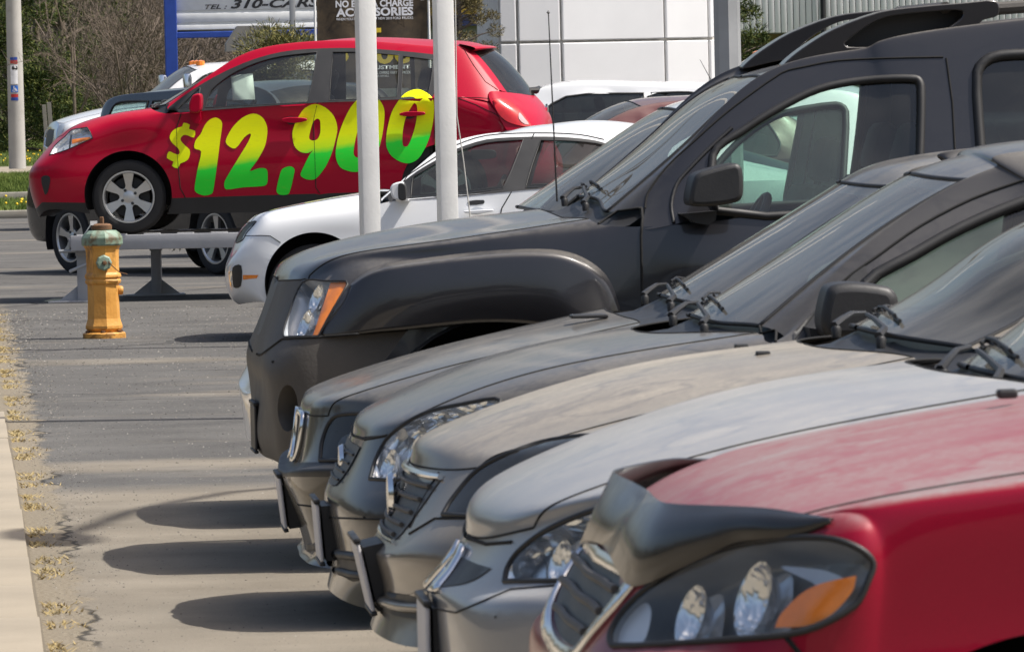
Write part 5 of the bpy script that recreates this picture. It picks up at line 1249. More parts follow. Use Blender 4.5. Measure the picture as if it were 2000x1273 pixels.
def car_bmw():
    c = Car('graphite_sedan', 'graphite saloon with twin chrome-rimmed grille openings and black bumper strip', 'car', 543, 22.5, -.5, 4.5, .87, group=ROW)
    low = c.lower([[(583, 1085), (620, 1105, .58), (720, 1115, .8)],
             [(588, 1045), (630, 1055, .6), (735, 1060, .8)],
             [(544, 925), (590, 930, .62), (690, 930, .84)],
             [(568, 905), (615, 903, .6), (720, 900, .84)],
             [(586, 800), (640, 812, .55), (760, 812, .84)],
             [(640, 754), (690, 770, .62), (820, 790, .86)],
             [(875, 678), (900, 710, .68), (960, 735, .87)],
             [(1200, 612), (1250, 630, .72), (1290, 640, .86)]],
            [(L, 1.75, .85, .95), (L, 2.6, .86, .97), (L, 3.4, .85, .99), (L, 3.9, .82, .99), (L, 4.4, .78, .96)])
    c.green([[(1292, 577), (1425, 610, .76), (L, 1.55, .82, .95), (1400, 600, .66)],
             [(1468, 466), (1590, 490, .66), (L, 1.9, .84, .97), (1560, 480, .59)],
             [(1644, 356), (1765, 375, .58), (L, 2.4, .85, .98), (1738, 364, .52)],
             [(1840, 297), (1900, 330, .57), (L, 2.8, .85, .99)],
             [(L, 3.1, 0, 1.42), (L, 3.1, .55, 1.33), (L, 3.4, .84, 1.0)],
             [(L, 3.8, 0, 1.03), (L, 3.75, .6, 1.0), (L, 3.9, .8, 1.0)]])
    c.ready(); ax = .83; c.arch(ax, .33, .37); c.arch(ax + 2.73, .33, .36)
    for sg in (1, -1):
        ko = [(sg * w, z) for w, z in SP([(.03, .64), (.05, .665), (.20, .665), (.235, .64), (.225, .55), (.19, .505), (.06, .505), (.03, .55)], 3)]; ki = [(sg * (.13 + (abs(w) - .13) * .80), .585 + (z - .585) * .80) for w, z in ko]
        k_ = c.fpatch('kidney_grille', ki, M_MESH, off=.004); c.fpatch('grille_rim', ko, M_CHR, off=.016, holes=[ki], thick=.016, step=.02, parent=k_)
    c.lamp(SP([(626, 899, 1), (630, 862), (643, 827), (660, 811), (700, 807), (760, 808), (792, 826), (765, 878), (720, 900, 1)], 4), lens=M_LENSD, bowl=M_LAMPDK, tags=(1, 2, 3, 4), rim=.008,
           extras=[dict(poly=SP([(640 + 0, 865), (655, 838), (680, 838), (690, 865), (670, 890), (648, 888)], 3), d=.04, bulge=.03, mat=M_REFL)])
    st = low.cut([(535, 914), (560, 903), (615, 902), (720, 900), (760, 905), (760, 930), (690, 931), (590, 931), (535, 930)], (1, 4)); c.mesh('bumper_strip', st.V, st.F, M_PLA, both=True)
    c.patch('bumper_lower_intake', [(584, 1056), (640, 1064), (700, 1066), (690, 1084), (640, 1086), (584, 1080)], M_PLA, off=.004)
    c.gapline([(582, 985), (640, 992), (720, 995)], .003); c.plate(549, 978, .165, .30, rad(-6), holder=.10)
    c.finish(P_BMW); c.cowl(); c.tub(1.25, 3.3, .4, .98, sx=(2.2,), zs=.5, hz=1.2); c.wheel(ax, .31, .31, .2, 5, detail=False); c.wheel(ax + 2.73, .31, .31, .2, 5, detail=False)
    p = c.P(1150, 622, .2); MB().box((p[0], -.2, p[2] + .008), (.12, .10, .012), bev=.004).build('washer_jet', M_PLA, c.root)
    return c
def car_char():
    c = Car('charcoal_sedan', 'charcoal car with black door mirror and clear headlamps next to the graphite saloon', 'car', 632, 19.8, -.5, 4.6, .88, group=ROW)
    low = c.lower([[(640, 1150), (690, 1180, .58), (790, 1200, .8)],
             [(648, 1078), (700, 1085, .6), (800, 1090, .82)],
             [(634, 985), (690, 1000, .62), (800, 1010, .84)],
             [(652, 935), (715, 925, .55), (830, 930, .84)],
             [(690, 848), (757, 850, .56), (905, 850, .84)],
             [(737, 794), (830, 805, .64), (985, 800, .86)],
             [(1000, 694), (1060, 722, .70), (1120, 765, .88)],
             [(1240, 645), (1480, 650, .72), (1520, 672, .86)]],
            [(L, 1.75, .85, .97), (L, 2.6, .86, 1.0), (L, 3.5, .85, 1.02), (L, 4.1, .82, 1.02), (L, 4.5, .78, .98)])
    c.green([[(1350, 616), (1530, 660, .78), (1545, 675, .84), (1484, 636, .68)],
             [(1565, 478), (1712, 486, .68), (L, 1.85, .86, .98), (1690, 470, .61)],
             [(1780, 340), (1908, 367, .61), (L, 2.35, .86, .99), (1888, 352, .555)],
             [(1890, 303), (1975, 336, .60), (L, 2.6, .86, 1.0)],
             [(2030, 272), (2090, 308, .58), (L, 2.85, .86, 1.0)],
             [(L, 3.2, 0, 1.47), (L, 3.2, .56, 1.38), (L, 3.5, .85, 1.02)],
             [(L, 4.05, 0, 1.06), (L, 4.0, .62, 1.03), (L, 4.1, .8, 1.02)]])
    c.ready(); ax = .9; c.arch(ax, .33, .37); c.arch(ax + 2.7, .33, .36)
    c.lamp(SP([(723, 935, 1), (735, 895), (762, 850), (825, 809), (900, 790), (978, 782), (930, 850), (860, 915), (790, 936)], 4), tags=(1, 2, 3, 4), depth=.06, rim=.006, bowl=M_LAMPWH,
           extras=[dict(bowl=(752, 905), r=.05, d=.012), dict(bowl=(805, 880), r=.06, d=.015), dict(poly=SP([(735, 928), (760, 870), (830, 825), (900, 800), (830, 915)], 3), d=.05, mat=M_REFL),
                   dict(poly=SP([(860, 850), (900, 815), (940, 805), (925, 840), (880, 880)], 3), d=.03, bulge=.03, mat=M_REFL)])
    c.fpatch('grille', SP([(-.34, .69, 1), (.34, .69, 1), (.28, .63), (.17, .575), (-.17, .575), (-.28, .63)], 3), M_MESH, off=.004)
    for z in (.665, .64, .615, .592): c.fbar('grille_bar', -.30 + (.69 - z), .30 - (.69 - z), z, .004, M_PLA)
    p = c.P(672, 900, 0); MB().lathe([(0, -.01), (.045, -.01), (.05, .002), (0, .01)], 18, 'X', (p[0] - .005, 0, p[2])).build('badge', M_CHR, c.root, True)
    for q in ([(648, 1080), (700, 1087), (760, 1090)], [(642, 1108), (690, 1122), (760, 1130)]):
        c.seam('intake_slat', c.line3(q, .004), .012, M_PLA)
    c.patch('lower_intake', [(647, 1078), (700, 1086), (790, 1092), (780, 1140), (690, 1135), (642, 1122)], M_PLA, off=.003)
    c.gapline([(636, 1010), (690, 1012), (800, 1016)], .003); c.gapline([(690, 850), (714, 858), (757, 850)], .004)
    c.plate(620, 1035, .165, .30, rad(-4), holder=.06)
    c.window(SP([(1690, 556), (1780, 500), (1880, 444), (2000, 394), (2090, 372), (2110, 400), (2110, 640, 1), (1720, 668, 1), (1690, 640)], 3), M_GLASS, seal=.018)
    c.patch('door_frame_trim', SP([(1550, 652), (1640, 562), (1690, 520), (1692, 556), (1690, 640), (1700, 672, 1), (1556, 680, 1)], 2), M_PLA, off=.004)
    c.gapline(SP([(1553, 665), (1640, 556), (1720, 496), (1800, 440), (1900, 388), (2000, 352)], 3, False), .004); c.gapline([(1484, 636), (1515, 668)], .004)
    c.finish(P_CHAR); c.cowl(); c.tub(1.25, 3.3, .4, 1.0, sx=(2.3,), zs=.5, hz=1.25); c.wheel(ax, .31, .31, .2, 5, detail=False); c.wheel(ax + 2.7, .31, .31, .2, 5, detail=False)
    c.mirror_part(SP([(1613, 580), (1625, 558), (1670, 552), (1735, 560), (1752, 575), (1756, 595), (1745, 640), (1690, 660), (1620, 660), (1605, 630)], 3), .90, 1.10, M_PLA, stalk=[(1580, 640), (1640, 650), (1640, 690), (1590, 690)], bevel=.025, far=False)
    return c
def car_beige():
    c = Car('pewter_sedan', 'dusty pewter saloon with ribbed black grille and smoked headlamps', 'car', 727, 17.1, -.5, 4.8, .9, group=ROW)
    low = c.lower([[(725, 1228), (800, 1262, .6), (930, 1290, .80)],
             [(742, 1150), (830, 1165, .62), (940, 1180, .82)],
             [(727, 1080), (820, 1090, .64), (950, 1090, .84)],
             [(748, 1045), (860, 1015, .62), (1000, 1000, .84)],
             [(803, 903), (935, 913, .60), (1075, 895, .84)],
             [(870, 835), (1030, 872, .66), (1165, 868, .88)],
             [(1200, 725), (1300, 800, .70), (1330, 850, .90)],
             [(1570, 671), (1785, 698, .72), (1840, 735, .90)]],
            [(L, 1.75, .87, .97), (L, 2.6, .87, 1.0), (L, 3.6, .86, 1.02), (L, 4.3, .82, 1.02), (L, 4.7, .78, .98)])
    c.green([[(1676, 640), (1915, 690, .78), (1925, 720, .84), (1890, 678, .68)],
             [(1850, 545), (2045, 590, .70), (L, 1.9, .86, .98), (2020, 608, .63)],
             [(2128, 392), (2230, 495, .62), (L, 2.4, .86, 1.0), (2200, 505, .56)],
             [(L, 2.6, 0, 1.46), (L, 2.6, .58, 1.38), (L, 2.8, .86, 1.0)],
             [(L, 3.4, 0, 1.42), (L, 3.4, .56, 1.33), (L, 3.5, .85, 1.02)],
             [(L, 4.2, 0, 1.08), (L, 4.15, .62, 1.05), (L, 4.2, .8, 1.03)]])
    c.ready(); ax = .97; c.arch(ax, .33, .38); c.arch(ax + 2.77, .33, .37)
    c.lamp(SP([(866, 1005, 1), (884, 975), (935, 917), (1010, 880), (1080, 859), (1172, 854), (1120, 905), (1050, 960), (960, 1004)], 4), lens=M_LENSD, bowl=M_LAMPDK, tags=(1, 2, 3, 4), rim=.007, depth=.06,
           extras=[dict(poly=SP([(1012, 925), (1016, 885), (1080, 905), (1060, 930)], 3), d=.03, mat=M_REFL), dict(poly=SP([(885, 995), (915, 960), (950, 955), (945, 995)], 3), d=.04, bulge=.03, mat=M_REFL)])
    c.fpatch('grille_recess', SP([(-.44, .752, 1), (.44, .752, 1), (.40, .68), (.30, .60), (-.30, .60), (-.40, .68)], 3), M_MESH, off=.003)
    for z, w in ((.732, .40), (.70, .375), (.668, .345), (.636, .305), (.610, .26)): c.fbar('grille_bar', -w, w, z, .006, M_GREYP, off=.009)
    c.fbar('grille_trim', -.45, .45, .757, .008, M_CHR, off=.01); c.fbar('grille_trim', -.30, .30, .595, .006, M_CHR, off=.006)
    p = c.P(766, 965, 0); MB().lathe([(0, -.012), (.05, -.012), (.06, 0), (.05, .01), (0, .012)], 20, 'X', (p[0], 0, p[2])).build('round_badge', M_CHR, c.root, True)
    c.patch('lower_intake', SP([(741, 1152, 1), (800, 1162), (860, 1168, 1), (850, 1205), (790, 1205), (732, 1188, 1)], 3), M_PLA, off=.004, both=True)
    c.seam('intake_slat', c.line3([(738, 1172), (790, 1185), (850, 1190)], .01), .012, P_BEIGE)
    c.plate(708, 1120, .17, .30, rad(-12), holder=.05)
    c.gapline([(800, 1030), (830, 970), (858, 922)], .003); c.gapline([(800, 1042), (850, 1012), (925, 1012), (1000, 1002)], .003)
    c.finish(P_BEIGE); c.cowl(); c.tub(1.3, 3.5, .4, 1.0, sx=(2.3,), zs=.5, hz=1.25); c.wheel(ax, .32, .32, .21, 5, detail=False); c.wheel(ax + 2.77, .32, .32, .21, 5, detail=False)
    for w, px, py in ((.25, 1490, 694),):
        p = c.P(px, py, w)
        for sg in (-1, 1): MB().box((p[0], sg * w, p[2] + .004), (.035, .03, .014), bev=.004).build('washer_jet', M_PLA, c.root)
    c.gapline([(1896, 690), (1912, 704)], .003)
    return c
def car_silver():
    c = Car('silver_sedan', 'silver saloon with V-shaped chrome grille and large clear headlamp', 'car', 838, 14.4, -.5, 4.85, .89, group=ROW)
    low = c.lower([[(850, 1560), (950, 1590, .6), (1080, 1610, .8)],
             [(845, 1330), (935, 1350, .62), (1080, 1370, .82)],
             [(838, 1170), (940, 1190, .62), (1090, 1195, .84)],
             [(862, 1125), (985, 1138, .58), (1150, 1130, .84)],
             [(913, 1042), (1040, 1030, .58), (1230, 1000, .84)],
             [(975, 945), (1125, 968, .66), (1300, 965, .87)],
             [(1380, 783), (1480, 860, .70), (1530, 930, .88)],
             [(1788, 713), (2040, 756, .72), (2090, 800, .88)]],
            [(L, 1.75, .86, .97), (L, 2.6, .87, 1.0), (L, 3.6, .86, 1.02), (L, 4.3, .82, 1.02), (L, 4.75, .78, .98)])
    c.green([[(1895, 718), (2160, 770, .76), (L, 1.45, .83, .93), (2130, 760, .67)],
             [(2080, 566), (2320, 640, .68), (L, 1.9, .85, .97), (2290, 650, .61)],
             [(2320, 385), (2530, 490, .60), (L, 2.4, .85, .99), (2500, 500, .55)],
             [(L, 2.6, 0, 1.46), (L, 2.6, .58, 1.38), (L, 2.8, .86, 1.0)],
             [(L, 3.4, 0, 1.42), (L, 3.4, .56, 1.33), (L, 3.5, .85, 1.02)],
             [(L, 4.2, 0, 1.08), (L, 4.15, .62, 1.05), (L, 4.2, .8, 1.03)]])
    c.ready(); ax = 1.0; c.arch(ax, .33, .38); c.arch(ax + 2.8, .33, .37)
    c.lamp(SP([(986, 1135, 1), (992, 1108), (1012, 1078), (1060, 1040), (1125, 1009), (1200, 985), (1290, 967), (1332, 972), (1305, 1040), (1240, 1110), (1150, 1132)], 4), tags=(1, 2, 3, 4), depth=.07, rim=.006, bowl=M_LAMPWH,
           extras=[dict(bowl=(1085, 1095), r=.048, d=.012), dict(bowl=(1150, 1060), r=.055, d=.015), dict(bowl=(1225, 1035), r=.05, d=.015), dict(poly=SP([(1040, 1128), (1060, 1060), (1130, 1020), (1250, 985), (1200, 1100), (1130, 1126)], 3), d=.055, mat=M_REFL),
                   dict(poly=SP([(996, 1128), (1005, 1100), (1035, 1070), (1045, 1085), (1042, 1128)], 3), d=.03, mat=M_CHR)])
    for sg in (1, -1):
        c.fpatch('grille_opening', [(sg * w, z) for w, z in SP([(.11, .722, 1), (.46, .722, 1), (.41, .70), (.33, .683), (.14, .664, 1)], 3)], M_PLA, off=.003)
        c.fpatch('grille_chrome', [(sg * w, z) for w, z in SP([(.03, .75, 1), (.11, .745, 1), (.13, .70), (.15, .66, 1), (.05, .652, 1)], 3)], M_CHR, off=.016, thick=.014)
    c.gapline([(838, 1185), (890, 1196), (1000, 1150), (1120, 1140)], .002); c.gapline([(913, 1050), (950, 1062), (1000, 1058)], .004)
    c.plate(828, 1246, .15, .30, holder=.06)
    c.finish(P_SILV); c.cowl(); c.tub(1.3, 3.5, .4, 1.0, sx=(2.3,), zs=.5, hz=1.25); c.wheel(ax, .32, .32, .21, 5, detail=False); c.wheel(ax + 2.8, .32, .32, .21, 5, detail=False)
    return c
def car_crimson():
    c = Car('crimson_crossover', 'crimson crossover nearest the viewer with black hood deflector and orange-cornered headlamp', 'car', 1050, 11.7, -.5, 4.76, .94, group=ROW)
    low = c.lower([[(1090, 1680), (1200, 1720, .62), (1400, 1740, .84)],
             [(1055, 1500), (1160, 1530, .64), (1380, 1540, .86)],
             [(1045, 1330), (1150, 1345, .64), (1400, 1360, .88)],
             [(1085, 1250), (1190, 1262, .56), (1480, 1245, .88)],
             [(1175, 1062), (1300, 1105, .56), (1580, 1045, .88)],
             [(1275, 965), (1450, 1042, .72), (1690, 1012, .91)],
             [(1600, 860), (1740, 968, .80), (1850, 985, .925)],
             [(2420, 720), (2560, 845, .80), (2600, 880, .93)]],
            [(L, 1.75, .9, 1.05), (L, 2.6, .92, 1.07), (L, 3.6, .91, 1.1), (L, 4.3, .86, 1.12), (L, 4.68, .8, 1.1)], level=5)
    c.green([[(L, 1.15, 0, 1.13), (L, 1.4, .8, 1.07), (L, 1.45, .86, 1.05)],
             [(L, 1.6, 0, 1.42), (L, 1.8, .72, 1.35), (L, 1.8, .88, 1.06)],
             [(L, 2.1, 0, 1.66), (L, 2.2, .62, 1.58), (L, 2.3, .9, 1.07)],
             [(L, 3.0, 0, 1.7), (L, 3.0, .62, 1.62), (L, 3.0, .91, 1.08)],
             [(L, 3.9, 0, 1.64), (L, 3.9, .6, 1.55), (L, 3.9, .9, 1.1)],
             [(L, 4.6, 0, 1.15), (L, 4.55, .65, 1.12), (L, 4.4, .85, 1.1)]], level=3)
    c.ready(); ax = c.P(2090, 1200, .93)[0]; c.arch(ax, .39, .43); c.arch(ax + 2.82, .39, .42)
    c.lamp(SP([(1200, 1261), (1193, 1237), (1215, 1197), (1260, 1152), (1340, 1100), (1440, 1064), (1560, 1050), (1630, 1053), (1680, 1072), (1705, 1098), (1697, 1130), (1668, 1183), (1570, 1232), (1425, 1249)], 4), tags=(1, 2, 3, 4), bowl=M_LAMPMID, depth=.09, rim=.006, step=16,
           extras=[dict(poly=SP([(1508, 1222, 1), (1520, 1195), (1560, 1155), (1600, 1135), (1668, 1120, 1), (1660, 1150), (1620, 1195), (1570, 1218)], 4), d=.006, mat=M_AMBER, name='turn_signal'),
                   dict(bowl=(1335, 1195), r=.052, d=.016), dict(poly=SP([(1285, 1240), (1288, 1180), (1330, 1140), (1362, 1132), (1362, 1195), (1345, 1242)], 4), d=.06, mat=M_REFL),
                   dict(bowl=(1455, 1160), r=.062, d=.018), dict(poly=SP([(1398, 1240), (1402, 1165), (1440, 1110), (1490, 1085), (1492, 1160), (1478, 1238)], 4), d=.065, mat=M_REFL),
                   dict(poly=SP([(1500, 1090), (1560, 1085), (1612, 1105), (1618, 1122), (1570, 1130), (1545, 1110)], 4), d=.03, bulge=.02, mat=M_LAMPIN),
                   dict(poly=SP([(1200, 1252), (1198, 1232), (1215, 1200), (1250, 1170), (1262, 1190), (1245, 1248)], 4), d=.012, mat=M_LAMPIN)])
    go = SP([(-.50, .905, 1), (.50, .905, 1), (.47, .84), (.36, .76), (.20, .735), (-.20, .735), (-.36, .76), (-.47, .84)], 4); gi = [(w * .91, .822 + (z - .822) * .76) for w, z in go]
    c.fpatch('grille_recess', gi, M_MESH, off=.003); c.fpatch('grille_chrome', go, M_CHR, off=.014, holes=[gi], thick=.014)
    for z, w in ((.865, .41), (.828, .385), (.788, .30)): c.fbar('grille_bar', -w, w, z, .008, M_GREYP, off=.010)
    c.gapline([(1532, 1240), (1548, 1258), (1565, 1280), (1600, 1340)], .004)
    lo = [(1624, 1022, .90), (1560, 1046, .86), (1490, 1053, .80), (1435, 1060, .74), (1385, 1084, .69), (1325, 1112, .62), (1268, 1138, .55), (1232, 1144, .49), (1214, 1126, .41), (1196, 1092, .24), (1180, 1066, 0)]
    up = [(1628, 1014, .90), (1560, 1002, .83), (1500, 993, .77), (1440, 989, .70), (1385, 987, .63), (1335, 985, .56), (1302, 982, .49), (1288, 977, .41), (1278, 970, .30), (1270, 962, .16), (1266, 958, 0)]
    A = [c.P(*p) for p in lo]; B = [c.P(*p) for p in up]; m3 = np.array([1, -1, 1]); A = A + [p * m3 for p in A[-2::-1]]; B = B + [p * m3 for p in B[-2::-1]]
    def cr3(P_, n=5):
        o = []
        for i in range(len(P_) - 1):
            p0, p1, p2, p3 = P_[max(i - 1, 0)], P_[i], P_[i + 1], P_[min(i + 2, len(P_) - 1)]
            for q in range(n):
                t = q / n; o.append(.5 * ((2 * p1) + (p2 - p0) * t + (2 * p0 - 5 * p1 + 4 * p2 - p3) * t * t + (-p0 + 3 * p1 - 3 * p2 + p3) * t ** 3))
        return o + [P_[-1]]
    A, B = cr3(A), cr3(B); n = len(A); V = []; F = []
    for a, b in zip(A, B):
        mid_ = (a + b) / 2 + np.array([-.005, 0, .005]); V += [a, mid_, b]
    for i in range(n - 1):
        for j in range(2): F.append((i * 3 + j, i * 3 + 3 + j, i * 3 + 4 + j, i * 3 + 1 + j))
    o = c.mesh('hood_deflector', V, F, simple('smoked_acrylic', (.016, .015, .015), .34, 0, coat=.35)); md = o.modifiers.new('t', 'SOLIDIFY'); md.thickness = .004; md.offset = 0
    c.finish(P_CRIM); c.cowl(False); c.tub(1.3, 3.9, .5, 1.1, sx=(2.4,), zs=.65, hz=1.38); c.wheel(ax, .37, .37, .23, 6, detail=False); c.wheel(ax + 2.82, .37, .37, .23, 6, detail=False)
    p = c.P(1975, 778, 0.05); MB().box((p[0], 0, p[2] + .006), (.035, .03, .016), bev=.005).build('washer_jet', M_PLA, c.root)
    return c
M_GLASSF = glass('sedan_side_glass', (0.42, 0.52, 0.49), 0.05)
def car_fusion():
    c = Car('white_sedan', 'white saloon parked beyond the row in front of the red hatchback', 'car', 448, 48.4, -6, 4.84, .92)
    low = c.lower([[(L, .10, 0, .25), (L, .12, .6, .25), (512, 590, .86)],
             [(L, .02, 0, .33), (L, .05, .6, .33), (478, 560, .84)],
             [(L, 0, 0, .5), (L, .03, .6, .5), (470, 515, .84)],
             [(L, .04, 0, .62), (L, .1, .6, .62), (482, 478, .84)],
             [(L, .13, 0, .79), (490, 433, .60), (508, 440, .82)],
             [(L, .4, 0, .90), (530, 412, .64), (545, 425, .86)],
             [(L, .8, 0, .955), (630, 392, .68), (640, 415, .88)],
             [(L, 1.2, 0, 1.0), (722, 378, .72), (735, 398, .87)]],
            [(800, 388, .87), (1000, 374, .88), (1150, 362, .88), (L, 4.0, .84, 1.03), (L, 4.7, .8, 1.0)])
    c.green([[(L, 1.2, 0, .99), (745, 388, .80), (760, 394, .86)],
             [(L, 1.55, 0, 1.2), (830, 318, .71), (860, 386, .87)],
             [(L, 2.0, 0, 1.40), (925, 272, .62), (990, 376, .88)],
             [(1080, 242), (1090, 262, .60), (1060, 370, .88)],
             [(1250, 243), (1200, 272, .58), (1200, 362, .87)],
             [(L, 4.1, 0, 1.08), (L, 4.0, .65, 1.06), (L, 4.1, .8, 1.03)]])
    c.ready(); a = c.P(615, 552, .92); ax = a[0]; c.arch(ax, a[2], .345); c.arch(ax + 2.73, .36, .35)
    c.lamp(SP([(501, 433), (485, 437), (468, 457), (461, 474), (474, 469), (482, 455)], 3), tags=(1, 2, 3, 4), step=6, rim=.004, depth=.04, bowl=M_LAMPDK, extras=[dict(poly=SP([(490, 438), (482, 442), (470, 460), (468, 468), (476, 460)], 3), d=.02, mat=M_REFL)])
    c.patch('fog_lamp', SP([(455, 523), (472, 519), (471, 558), (457, 560)], 3), M_PLA, off=.004, step=6, both=True); c.patch('fog_lamp_trim', [(448, 532), (454, 528), (457, 560), (451, 558)], M_CHR, off=.006, step=5, both=True)
    c.patch('side_marker', [(475, 537), (505, 537), (502, 543), (476, 546)], M_AMBER, off=.006, step=6, both=True)
    dlo = SP([(742, 396, 1), (775, 366), (815, 335), (852, 313), (892, 291), (950, 273), (1022, 268), (1090, 268), (1150, 273), (1186, 282), (1218, 302), (1245, 335), (1252, 362, 1), (1150, 366), (1057, 369), (1000, 374), (900, 384), (800, 391)], 3)
    fg = SP([(806, 347), (815, 341), (852, 319), (892, 297), (950, 279), (1022, 273, 1), (1000, 330), (982, 369, 1), (900, 380), (802, 387, 1)], 3)
    rg = SP([(1056, 274, 1), (1125, 276), (1180, 284), (1208, 304), (1230, 330), (1238, 357, 1), (1150, 363), (1026, 368, 1), (1038, 325)], 3)
    c.window(fg, M_GLASSF, seal=.006, step=10); c.window(rg, M_GLASSF, seal=.006, step=10)
    c.patch('window_surround', dlo, M_PLA, off=.003, holes=[fg, rg], step=10, both=True); c.gr.cut(dlo, (3,))
    c.gapline(SP([(739, 393), (780, 355), (852, 306), (890, 284), (950, 265), (1043, 260), (1130, 263), (1180, 273)], 3, False), .004); c.gapline([(1043, 262), (1038, 272)], .004)
    fd = low.cut([(740, 392), (741, 450), (750, 520), (770, 560), (975, 555), (968, 470), (980, 407), (1000, 370)], (4,)); o = c.mesh('front_door', fd.V, fd.F, P_WHITE, both=True); c.gapline([(740, 394), (741, 450), (750, 520)], .004, parent=o); c.gapline([(1000, 373), (980, 407), (968, 470), (975, 540)], .004, parent=o)
    c.patch('keypad', SP([(914, 393), (945, 391), (945, 398), (916, 401)], 2), M_PLA, off=.003, step=6, parent=o); c.patch('handle_recess', SP([(918, 412), (928, 405), (940, 406), (944, 413), (930, 416)], 3), M_LAMPIN, off=.003, step=5, parent=o)
    c.slab('door_handle', SP([(906, 412), (925, 411), (962, 409), (963, 413), (930, 418), (908, 416)], 3), .91, .95, P_WHITE, parent=o, bevel=.005)
    rd = low.cut([(1000, 370), (980, 407), (968, 470), (975, 555), (1150, 550), (1200, 480), (1250, 360)], (4,)); c.mesh('rear_door', rd.V, rd.F, P_WHITE, both=True)
    c.gapline([(478, 461), (510, 460), (528, 461), (548, 474)], .003)
    c.finish(P_WHITE); c.cowl(False); c.tub(1.3, 3.6, .35, .95, sx=(2.35, 3.2), zs=.5, hz=1.17)
    o = c.mirror_part(SP([(762, 368), (768, 359), (785, 355), (790, 362), (792, 380), (788, 391), (770, 389), (764, 380)], 3), .95, 1.14, P_WHITE, stalk=[(770, 384), (790, 384), (800, 393), (775, 395)], bevel=.012)
    c.slab('mirror_glass', SP([(778, 360), (787, 358), (792, 364), (793, 388), (785, 392), (778, 387)], 3), .955, 1.145, M_PLA, parent=o, bevel=.006)
    c.slab('rear_view_mirror', SP([(919, 296), (925, 293), (962, 293), (969, 299), (967, 308), (950, 311), (925, 312), (920, 306)], 3), -.02, .02, M_PLA, bevel=.004)
    c.wheel(ax, .33, .33, .21, 5); c.wheel(ax + 2.73, .33, .33, .21, 5, detail=False)
    return c
def price_mat(c):
    m, nt, b = newmat('fluorescent_price_paint'); setp(b, rough=.45, spec=.3)
    p0 = c.P(400, 327, .85); p1 = c.P(800, 268, .85); sl = (p1[2] - p0[2]) / (p1[0] - p0[0])
    sep = node(nt, 'ShaderNodeSeparateXYZ'); nt.links.new(coords(nt), sep.inputs[0])
    t = math_(nt, 'SUBTRACT', sep.outputs[2], math_(nt, 'ADD', math_(nt, 'MULTIPLY', math_(nt, 'SUBTRACT', sep.outputs[0], float(p0[0])), float(sl)), float(p0[2])))
    t = math_(nt, 'ADD', t, math_(nt, 'MULTIPLY', math_(nt, 'SUBTRACT', noise(nt, 6, 4), .5), .05))
    cdiff = ramp(nt, mapr(nt, t, -.10, .25), [(0.0, (.03, .80, .04)), (.22, (.03, .84, .05)), (.36, (.62, .94, .01)), (.6, (.88, .98, .0)), (1.0, (.95, 1.0, .0))])
    nt.links.new(mixc(nt, mapr(nt, noise(nt, 14, 6, coords(nt, (1, 1, 5))), .55, .75, 0, .18), cdiff, (.45, .5, .05)), b.inputs['Base Color']); return m
